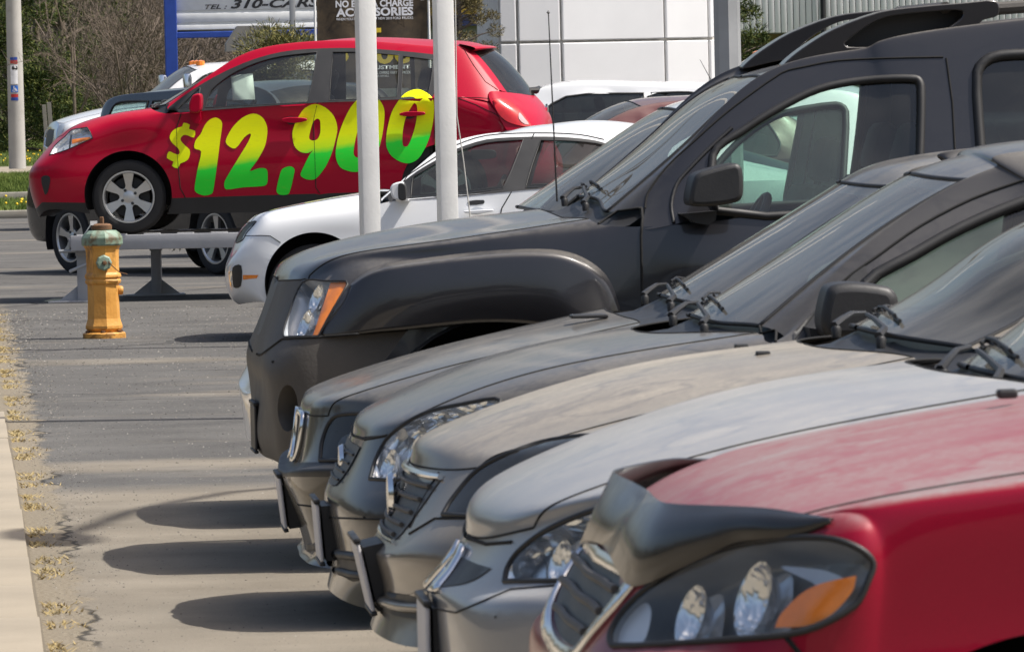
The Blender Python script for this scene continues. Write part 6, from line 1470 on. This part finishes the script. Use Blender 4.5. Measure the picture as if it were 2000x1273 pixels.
def car_versa():
    c = Car('red_hatchback', 'red hatchback on a display ramp with yellow and green price on its side', 'car', 75, 58.5, -8, 4.3, .85, z0=.56)
    low = c.lower([[(L, .06, 0, .15), (L, .1, .55, .15), (104, 409, .80)],
             [(L, .0, 0, .33), (L, .04, .55, .33), (92, 375, .82)],
             [(L, -.02, 0, .5), (L, .02, .55, .5), (88, 335, .82)],
             [(L, .05, 0, .62), (L, .1, .55, .64), (105, 308, .82)],
             [(L, .2, 0, .80), (122, 265, .58), (150, 262, .80)],
             [(L, .4, 0, .9), (160, 240, .62), (195, 247, .82)],
             [(L, .75, 0, .98), (225, 222, .66), (260, 233, .83)],
             [(L, 1.1, 0, 1.05), (295, 212, .70), (325, 222, .82)]],
            [(400, 214, .83), (610, 202, .84), (790, 194, .84), (905, 189, .83), (L, 4.10, .84, .975)], rocker=.16, tail=(.16, .0), so={(8, 1): (L, 4.18, .88, .76), (8, 2): (L, 4.24, .90, .58), (8, 3): (L, 4.24, .90, .38), (8, 4): (L, 4.14, .84, .2)})
    c.green([[(L, 1.05, 0, 1.05), (331, 203, .77), (335, 222, .83)],
             [(L, 1.5, 0, 1.3), (428, 138, .68), (430, 216, .84)],
             [(L, 2.0, 0, 1.5), (525, 97, .62), (560, 208, .85)],
             [(700, 74), (700, 86, .58), (700, 201, .85)],
             [(850, 78), (855, 97, .58), (855, 195, .84)],
             [(962, 96), (912, 103, .56), (940, 195, .82)],
             [(1046, 187), (975, 178, .70), (980, 205, .78)]])
    R_ = [[(1046, 187, 0), (1020, 184, .42), (974, 179, .72), (955, 181, .765)], [(1062, 206, 0), (1042, 203, .44), (990, 198, .765), (958, 198, .835)], [(1074, 228, 0), (1059, 226, .46), (1016, 220, .785), (972, 222, .86)], [(1078, 247, 0), (1066, 247, .47), (1036, 248, .795), (985, 248, .868)], [(1080, 275, 0), (1070, 276, .48), (1050, 277, .80), (995, 278, .872)], [(1075, 330, 0), (1066, 330, .48), (1046, 331, .80), (990, 332, .868)]]
    V = []; F = []; n5 = 5
    for r in R_:
        a, b_, d, e_ = [c.P(*q) for q in r]; m3 = np.array([1, -1, 1]); V += [e_, d, b_, a, b_ * m3, d * m3, e_ * m3]
    for i in range(len(R_) - 1):
        for j in range(6): F.append((i * 7 + j, i * 7 + j + 1, i * 7 + 8 + j, i * 7 + 7 + j))
    co, fi, tg = subdiv(V, F, [0] * len(F), 3); c.extra = (co, fi); tgo = fix_normals(mesh_obj('tailgate', co, fi, P_RED, c.root)); fixn(tgo, np.array([20, 0, 1]))
    c.ready(); a = c.P(250, 380, .85); ax = a[0]; az = .31; b = c.P(868, 365, .85)
    c.arch(ax, a[2], .365); c.arch(b[0], b[2] - .0, .36)
    c.lamp(SP([(170, 249, 1), (176, 258), (181, 270, 1), (130, 293), (97, 303, 1), (107, 285), (128, 266), (141, 254)], 3), tags=(1, 2, 3, 4), step=6, rim=.004, depth=.05, bowl=M_REFL,
           extras=[dict(poly=[(140, 272), (176, 267), (177, 272), (140, 281)], d=.004, mat=M_AMBER, name='turn_signal'), dict(poly=SP([(133, 288), (136, 262), (140, 262), (136, 288)], 2), d=.01, mat=M_LAMPDK)])
    c.patch('fog_recess', SP([(81, 347), (98, 346), (94, 375), (88, 380)], 3), M_PLA, off=.004, step=5, both=True)
    sl = low.cut([(60, 420), (82, 395), (165, 396), (166, 386), (340, 387), (500, 382), (790, 373), (960, 367), (1100, 360), (1100, 440), (60, 440)], (1, 3, 4)); c.mesh('black_sill', sl.V, sl.F, M_PLA, both=True)
    tri = SP([(346, 213, 1), (388, 173), (391, 172), (384, 205), (370, 213)], 2)
    fg = SP([(401, 211, 1), (406, 190), (413, 175), (450, 146), (500, 123), (550, 110), (619, 102, 1), (612, 150), (601, 200, 1)], 3)
    rg = SP([(650, 102, 1), (700, 102), (779, 108, 1), (778, 150), (775, 190, 1), (643, 197, 1), (646, 150)], 3)
    qg = SP([(787, 110, 1), (846, 117, 1), (843, 150), (836, 186, 1), (783, 190, 1), (785, 150)], 3)
    dlo = SP([(327, 222, 1), (330, 210), (395, 164), (475, 124), (550, 102), (632, 95), (729, 96), (847, 107), (872, 113), (862, 150), (846, 188, 1), (800, 194), (605, 202), (395, 217)], 3)
    for q, mt in ((tri, M_GLASSC), (fg, M_GLASSC), (rg, M_GLASSC), (qg, M_GLASSC)): c.window(q, mt, seal=.005, step=8)
    c.patch('window_surround', dlo, M_PLA, off=.003, holes=[tri, fg, rg, qg], step=9, both=True); c.gr.cut(dlo, (3,))
    fd = low.cut([(354, 217), (345, 250), (346, 300), (352, 367), (362, 392), (625, 384), (617, 367), (615, 300), (612, 237), (620, 196)], (4,)); fo = c.mesh('front_door', fd.V, fd.F, P_RED, both=True)
    c.gapline([(354, 221), (345, 250), (346, 300), (352, 367), (362, 386)], .004, parent=fo); c.gapline([(620, 201), (612, 237), (615, 300), (617, 367), (625, 378)], .004, parent=fo)
    rd = low.cut([(620, 196), (612, 237), (615, 300), (617, 367), (625, 384), (780, 376), (793, 330), (820, 290), (848, 270), (850, 188)], (4,)); ro = c.mesh('rear_door', rd.V, rd.F, P_RED, both=True); c.gapline([(852, 192), (850, 240), (848, 272)], .004, parent=ro)
    for pr, q in ((fo, [(550, 233), (565, 229), (597, 231), (599, 236), (575, 241), (552, 238)]), (ro, [(780, 222), (795, 218), (828, 219), (830, 224), (805, 228), (782, 226)])):
        h = c.slab('door_handle', SP(q, 3), .855, .895, P_RED, parent=pr, bevel=.006); x0 = q[0][0]; yy = q[0][1]; c.patch('handle_recess', SP([(x0 + 6, yy - 1), (x0 + 18, yy - 6), (x0 + 30, yy - 2), (x0 + 28, yy + 8), (x0 + 14, yy + 10)], 3), M_PLA, off=.003, step=5, parent=h)
    tl = SP([(963, 196, 1), (987, 195), (1010, 212), (1025, 230), (1037, 247, 1), (1018, 247), (987, 236), (969, 215)], 3); c.patch('tail_lamp', tl, M_REDL, off=.010, step=6, both=True)
    c.patch('tail_lamp_lens', SP([(1013, 222), (1023, 233), (1031, 244), (1022, 243), (1012, 232)], 3), simple('clear_red_lens', (.6, .35, .36), .1), off=.014, step=4, both=True)
    c.gapline([(895, 192), (930, 205), (965, 222), (990, 238)], .003); c.gapline([(895, 191), (935, 191), (963, 194)], .003); c.gapline([(905, 95), (925, 128), (948, 160), (972, 176)], .003)
    c.finish(P_RED); c.cowl(); c.tub(1.25, 3.4, .35, .95, sx=(2.25, 3.1), zs=.52, hz=1.22)
    # spoiler lip above the rear glass, rear wiper, badge
    sp = MB(); s0 = c.P(907, 84, .5); s1 = c.P(971, 97, 0); V = []; F = []
    for w, k in ((-.56, .25), (-.45, .75), (0, 1.0), (.45, .75), (.56, .25)):
        x1 = s0[0] + .05 + (s1[0] - s0[0] - .03) * k; z1 = s0[2] - .035 - .02 * (1 - k) ; V += [(s0[0] - .05, -w, s0[2] + .0 - .01 * abs(w)), (x1, -w, z1 + .012), (x1, -w, z1 - .02), (x1 - .16, -w, z1 - .035)]
    for i in range(4):
        for j in range(3): F.append((i * 4 + j, i * 4 + 4 + j, i * 4 + 5 + j, i * 4 + 1 + j))
    o = fix_normals(mesh_obj('rear_spoiler', V, F, P_RED, c.root)); o.modifiers.new('s', 'SUBSURF').levels = 2; o.modifiers['s'].render_levels = 2
    p = c.P(1036, 176, 0); MB().tube([(p[0] - .12, -.12, p[2] - .0), (p[0] + .05, -.02, p[2] - .005), (p[0] + .06, .25, p[2] + .02)], [.012, .03, .014], 8).build('rear_wiper', M_PLA, c.root, True)
    p = c.P(1067, 214, 0); MB().lathe([(0, -.01), (.045, -.01), (.05, .005), (.03, .012), (0, .015)], 16, 'X', (p[0] + .005, 0, p[2])).build('round_badge', M_CHR, c.root, True)
    c.mirror_part(SP([(371, 196), (377, 186), (389, 183), (393, 190), (392, 212), (386, 220), (372, 219), (369, 208)], 3), .88, 1.05, P_RED, stalk=[(372, 214), (390, 214), (392, 232), (388, 242), (378, 240), (370, 226)], bevel=.014)
    c.wheel(ax, az, .31, .212, 6, sw=.05); c.wheel(b[0], az, .31, .212, 6, sw=.05)
    V, F = c.drape([(449, 143), (492, 139), (497, 190), (453, 192)], (), 20, -.05); o = c.mesh('price_sheet', V, F, simple('pale_paper', (.62, .70, .66), .8)); o.modifiers.new('t', 'SOLIDIFY').thickness = .002
    # price painted on the doors and glass
    PM = price_mat(c)
    D = {'dollar_sign': ([(359, 240), (371, 244), (369, 252), (381, 256), (379, 269), (367, 265), (359, 264), (353, 270), (354, 276), (362, 285), (370, 292), (371, 302), (367, 312), (359, 317), (352, 320), (347, 329), (336, 324), (339, 316), (326, 309), (330, 296), (340, 300), (349, 302), (351, 296), (347, 289), (337, 280), (332, 272), (332, 265), (337, 256), (347, 250), (356, 247)], None, 2),
         'digit': ([(380, 290), (382, 275), (392, 262), (400, 245), (410, 234), (422, 230), (432, 236), (434, 246), (430, 275), (427, 300), (422, 337), (417, 370), (414, 378), (400, 382), (385, 377), (380, 369), (386, 330), (393, 296)], None, 3),
         'digit.2': ([(441, 276), (446, 263), (456, 247), (474, 230), (495, 222), (512, 229), (521, 245), (522, 262), (517, 287), (503, 313), (488, 334), (505, 329), (520, 330), (523, 343), (521, 360), (509, 364), (475, 366), (442, 370), (438, 358), (445, 343), (467, 307), (484, 279), (490, 265), (488, 261), (477, 269), (460, 290), (446, 285)], None, 3),
         'comma': ([(540, 371), (547, 340), (552, 330), (566, 325), (575, 330), (574, 342), (565, 377), (555, 381), (544, 379)], None, 3),
         'digit.3': ([(571, 262), (575, 245), (582, 230), (595, 212), (615, 204), (635, 210), (652, 227), (659, 250), (655, 275), (647, 302), (635, 327), (617, 349), (602, 351), (590, 346), (587, 340), (595, 322), (605, 302), (611, 294), (602, 299), (587, 297), (575, 285)], [(604, 271), (606, 257), (612, 238), (620, 232), (625, 236), (626, 250), (625, 262), (620, 272), (611, 275)], 3),
         'digit.4': ([(656, 307), (657, 285), (662, 262), (672, 235), (685, 210), (698, 196), (714, 190), (731, 192), (742, 197), (750, 212), (751, 230), (747, 262), (740, 290), (728, 315), (712, 331), (695, 336), (680, 334), (664, 326)], [(691, 302), (692, 285), (698, 258), (706, 232), (716, 218), (722, 225), (722, 250), (717, 280), (708, 302), (698, 308)], 3),
         'digit.5': ([(754, 275), (757, 250), (765, 220), (777, 199), (790, 184), (807, 176), (822, 176), (838, 185), (846, 195), (848, 212), (846, 237), (840, 265), (830, 290), (817, 310), (800, 319), (782, 316), (765, 305), (756, 290)], [(786, 275), (787, 255), (792, 232), (800, 215), (809, 202), (814, 206), (815, 220), (812, 242), (805, 267), (797, 285), (791, 287), (787, 284)], 3)}
    for k, (o_, h_, n_) in D.items(): c.patch('price_' + k.split('.')[0], SP(o_, n_), PM, off=.004, holes=[SP(h_, 3)] if h_ else (), step=7)
    c.patch('price_dot', [(850, 268), (860, 270), (860, 284), (850, 286)], PM, off=.004, step=5)
    return c
CARS = {}
for f in (car_versa, car_fusion, car_frontier, car_xterra, car_bmw, car_char, car_beige, car_silver, car_crimson): CARS[f.__name__[4:]] = f()
# ------------------------------------------------------------------ display ramp under the red hatchback
def ramp_stand():
    g_ = ground_below(75, 58.5); t = thing('display_ramp', 'pale grey steel display ramp holding up the red hatchback', 'ramp', (g_[0], g_[1], 0), rad(-8)); c = CARS['versa']; M_RMP = simple('ramp_grey_paint', (.36, .36, .37), .55, var=.12, scale=4, bmp=.2); M_TRD = simple('tread_plate', (.16, .14, .12), .8, var=.4)
    for y in (-.72, .72):
        x0, x1 = .40, 4.15; tr = MB(); tr.box(((x0 + x1) / 2, y, .535), (x1 - x0, .34, .03)).build('track', M_TRD, t)
        for yy in (y - .18, y + .18): MB().box(((x0 + x1) / 2, yy, .495), (x1 - x0, .035, .125), bev=.006).build('side_beam', M_RMP, t, True)
        for k in range(14):
            x = x0 + .12 + k * .28; MB().box((x, y - .165, .561), (.14, .05, .012), bev=.004).build('tread_cleat', M_RMP, t)
        for x in (.47 if y < 0 else .93, 3.75):
            leg = MB().box((x, y, .22), (.085, .085, .44), bev=.008).build('leg', M_RMP, t, True); MB().box((x, y, .43), (.10, .11, .09), bev=.006).build('leg_collar', M_RMP, leg, True)
            MB().prism([(-.27, -.2), (.27, -.2), (.21, .2), (-.21, .2)], .012, lambda u, v, a: (x + u, y + v, .004 + a)).build('foot_plate', M_RMP, leg)
            for sg in (-1, 1): MB().prism([(.04, .016), (.2, .016), (.04, .14)], .012, lambda u, v, a: (x + sg * u, y - .006 + a, v)).build('gusset', M_RMP, leg)
            MB().tube([(x - .18, y - .1, .43), (x - .03, y - .1, .43)], .014, 8).build('locking_pin', M_GALV, leg, True)
    MB().box((.42, -.72, .50), (.10, .2, .08), bev=.006).build('wheel_stop', M_RMP, t, True)
    MB().tube([(.38, -.88, .26), (.55, -.88, .33)], .014, 8).build('jack_handle', M_GALV, t, True)
ramp_stand()
# ------------------------------------------------------------------ other vehicles in the background
def gen(kind, name, label, cat, px, Z, psi, mat, L_=4.6, W=.88, H=1.45, group=None, level=3, glassm=None, wheels=5, roofmat=None):
    c = Car(name, label, cat, px, Z, psi, L_, W, group=group); k = L_ / 4.6; hz = {'sedan': (.70, .98), 'boxy': (1.0, 1.14), 'suv': (.88, 1.12), 'pickup': (.98, 1.16), 'bigpickup': (1.12, 1.32), 'heavy': (1.40, 1.60)}[kind]; h0, hb = hz; q = kind != 'sedan'
    rock = {'sedan': .2, 'boxy': .3, 'suv': .28, 'pickup': .36, 'bigpickup': .45, 'heavy': .6}[kind]; nb = rock + .02; xc = {'sedan': 1.2, 'boxy': 1.0, 'suv': 1.15, 'pickup': 1.25, 'bigpickup': 1.35, 'heavy': 1.2}[kind]; sq = .5 if q else 1.0
    T = [[(L, .06, 0, nb), (L, .08, .62 * W, nb), (L, .22 * sq + .05, .88 * W, nb)], [(L, .01, 0, nb + .1), (L, .03, .68 * W, nb + .1), (L, .2 * sq + .02, .93 * W, nb + .1)], [(L, 0, 0, (nb + h0) / 2), (L, .02, .70 * W, (nb + h0) / 2), (L, .2 * sq, .95 * W, (nb + h0) / 2)],
         [(L, .03, 0, h0 - .13), (L, .07, .68 * W, h0 - .13), (L, .24 * sq + .02, .94 * W, h0 - .13)], [(L, .09, 0, h0), (L, .14, .66 * W, h0 - .01), (L, .32 * sq + .06, .92 * W, h0 - .03)], [(L, .3, 0, h0 + .08), (L, .34, .7 * W, h0 + .05), (L, .5, .94 * W, h0)], [(L, .75, 0, (h0 + hb) / 2 + .08), (L, .8, .74 * W, (h0 + hb) / 2 + .04), (L, .85, .96 * W, (h0 + hb) / 2 - .02)], [(L, xc, 0, hb + .03), (L, xc + .1, .78 * W, hb), (L, xc + .15, .95 * W, hb - .04)]]
    bl = [(L, x * k, .96 * W, hb + z) for x, z in ((1.9, -.01), (2.6, .0), (3.4, .02), (4.0, .02))] + [(L, 4.5 * k, .9 * W, hb)]
    if q and kind not in ('suv', 'boxy'): bl = [(L, 1.9, .96 * W, hb - .01), (L, 2.5, .96 * W, hb), (L, 3.1 * k, .96 * W, hb), (L, 3.2 * k, .96 * W, hb - .03), (L, L_ - .1, .94 * W, hb - .05)]
    low = c.lower(T, bl, rocker=rock, level=level, crease={'lip': .4})
    if kind == 'sedan': g_ = [(xc, hb + .02, .80, xc + .12), (1.55 * k, (hb + H) / 2 + .02, .72, 1.75 * k), (2.05 * k, H - .04, .62, 2.2 * k), (2.6 * k, H, .60, 2.7 * k), (3.2 * k, H - .06, .60, 3.3 * k), (3.95 * k, hb + .04, .72, 3.9 * k)]
    elif kind == 'suv': g_ = [(xc, hb + .02, .82, xc + .12), (1.5 * k, (hb + H) / 2 + .03, .76, 1.7 * k), (1.9 * k, H - .05, .70, 2.1 * k), (2.8 * k, H, .70, 2.8 * k), (3.9 * k, H - .03, .68, 3.8 * k), (4.45 * k, hb + .04, .76, 4.3 * k)]
    elif kind == 'boxy': g_ = [(xc, hb + .02, .84, xc + .1), (1.16, (hb + H) / 2 + .03, .80, 1.3), (1.36, H - .05, .76, 1.5), (2.6 * k, H, .75, 2.6 * k), (4.1 * k, H - .02, .74, 4.0 * k), (4.4 * k, hb + .04, .80, 4.3 * k)]
    else: g_ = [(xc, hb + .02, .84, xc + .12), (1.55, (hb + H) / 2 + .03, .77, 1.72), (1.85, H - .05, .72, 2.0), (2.4, H, .71, 2.4), (2.95 * k, H - .04, .70, 2.9 * k), (3.05 * k, hb + .03, .80, 3.02 * k)]
    c.green([[(L, x, 0, z), (L, x + .08, w * W, z - .03 - (.04 if i in (2, 3, 4) else 0)), (L, xb, .955 * W, hb - .01)] for i, (x, z, w, xb) in enumerate(g_)], level=level)
    c.ready(); wr = {'sedan': .32, 'boxy': .345, 'suv': .36, 'pickup': .39, 'bigpickup': .42, 'heavy': .46}[kind]; ax = .85 if kind == 'sedan' else .88; bx_ = L_ - (1.0 if kind in ('sedan', 'suv', 'boxy') else 1.25)
    for x in (ax, bx_): c.arch(x, wr + .02, wr + .055); c.wheel(x, wr, wr, wr * .68, wheels, sw=.05)
    gm = glassm or M_GLASSD; x0 = g_[0][3] + .06; xr = g_[-1][3]; top = H - .14; zb0 = hb + .05; fx = x0 + .18; tx = g_[2][3] + .02; mid = (tx + .55 if kind != 'sedan' else 2.55 * k)
    c.swindow(SP([(fx, zb0, 1), (tx - .05, top - .05), (tx + .12, top), (mid, top, 1), (mid, zb0, 1)], 3), gm)
    re = g_[-2][3] - .05
    if kind in ('sedan', 'suv', 'boxy'): c.swindow(SP([(mid + .09, zb0, 1), (mid + .09, top, 1), (re - .1, top - .02), (re + (.1 if kind == 'sedan' else .3), zb0 + .12), (re + .05, zb0, 1)], 3), gm)
    elif re - mid > .4: c.swindow(SP([(mid + .1, zb0, 1), (mid + .1, top, 1), (re - .05, top - .02), (re, zb0, 1)], 3), gm)
    c.fpatch('grille', SP([(-.38 * W, h0 - .05), (.38 * W, h0 - .05), (.36 * W, h0 - (.18 if kind == 'sedan' else .32)), (-.36 * W, h0 - (.18 if kind == 'sedan' else .32))], 3), M_MESH, off=.006)
    for sg in (1, -1): c.fpatch('headlight', [(sg * w, z) for w, z in SP([(.46 * W, h0 - .05), (.84 * W, h0 - .04), (.86 * W, h0 - .2), (.47 * W, h0 - .19)], 3)], M_LAMPIN, off=.012)
    c.finish(mat, roofmat=roofmat); c.tub(xc + .1, min(3.4 * k, g_[-1][0] - .1), rock + .1, hb - .02, sx=((2.2,) if 'pickup' in kind else (2.2 * k, 3.0 * k)), zs=rock + .3, hz=H - .28); return c
P_BLK = paint('black_paint', (.012, .012, .014), .2, .25, .15); P_MAR = paint('maroon_paint', (.10, .022, .022), .3, .3, .35, flake=.2); P_WHT2 = paint('fleet_white_paint', (.70, .71, .72), 0, .4, .08); P_GRY = paint('grey_green_paint', (.10, .105, .10), .3, .35, .3)
gen('boxy', 'black_wagon', 'black boxy wagon with five-spoke wheels standing behind the display ramp', 'car', 186, 68.8, -58, P_BLK, 4.4, .90, 1.80, glassm=M_GLASS)
c = gen('heavy', 'white_work_truck', 'white work truck with chrome grille and amber roof lights at left', 'truck', 98, 91, 6, P_WHT2, 5.8, 1.0, 2.15, glassm=M_GLASSC)
c.fpatch('chrome_grille', SP([(-.55, 1.38), (.55, 1.38), (.55, 1.02), (-.55, 1.02)], 2), M_CHR, off=.02, holes=[SP([(-.42, 1.30), (.42, 1.30), (.42, 1.10), (-.42, 1.10)], 2)], thick=.03)
for y in (-.35, 0, .35): MB().lathe([(0, -.02), (.06, -.02), (.055, .035), (0, .05)], 10, 'Z', (2.0, y, 2.13)).build('roof_marker_lamp', M_AMBER, c.root, True)
for sg in (-1, 1): o = MB().box((1.7, sg * 1.2, 1.82), (.10, .2, .36), bev=.03).build('tow_mirror', M_CHR, c.root, True); MB().tube([(1.75, sg * .9, 1.7), (1.75, sg * 1.14, 1.75)], .02, 6).build('mirror_arm', M_PLA, o)
gen('sedan', 'maroon_sedan', 'maroon saloon whose roof shows behind the white saloon', 'car', 805, 64, 4, P_MAR, 4.6, .88, 1.60, glassm=M_GLASS)
c = gen('suv', 'white_crossover', 'white crossover with dark side windows behind the maroon saloon', 'car', 1725, 80, 176, P_WHT2, 4.6, .90, 1.76)
a = np.array([1.95, .3, 1.72]); MB().tube([a, a + np.array([.14, .0, .27])], [.006, .003], 6).build('roof_antenna', M_PLA, c.root)
gen('suv', 'white_wagon', 'farther white wagon roof left of the white crossover', 'car', 1594, 95, 176, P_WHT2, 4.5, .90, 1.77)
c = gen('bigpickup', 'white_cab_truck', 'white truck cab with amber roof markers above the off-roader windscreen', 'truck', 1138, 72, 6, P_WHT2, 5.4, .95, 2.02, glassm=M_GLASS)
for y in (-.3, 0, .3): MB().lathe([(0, -.02), (.06, -.02), (.055, .03), (0, .045)], 10, 'Z', (1.98, y, 2.0)).build('roof_marker_lamp', M_AMBER, c.root, True)
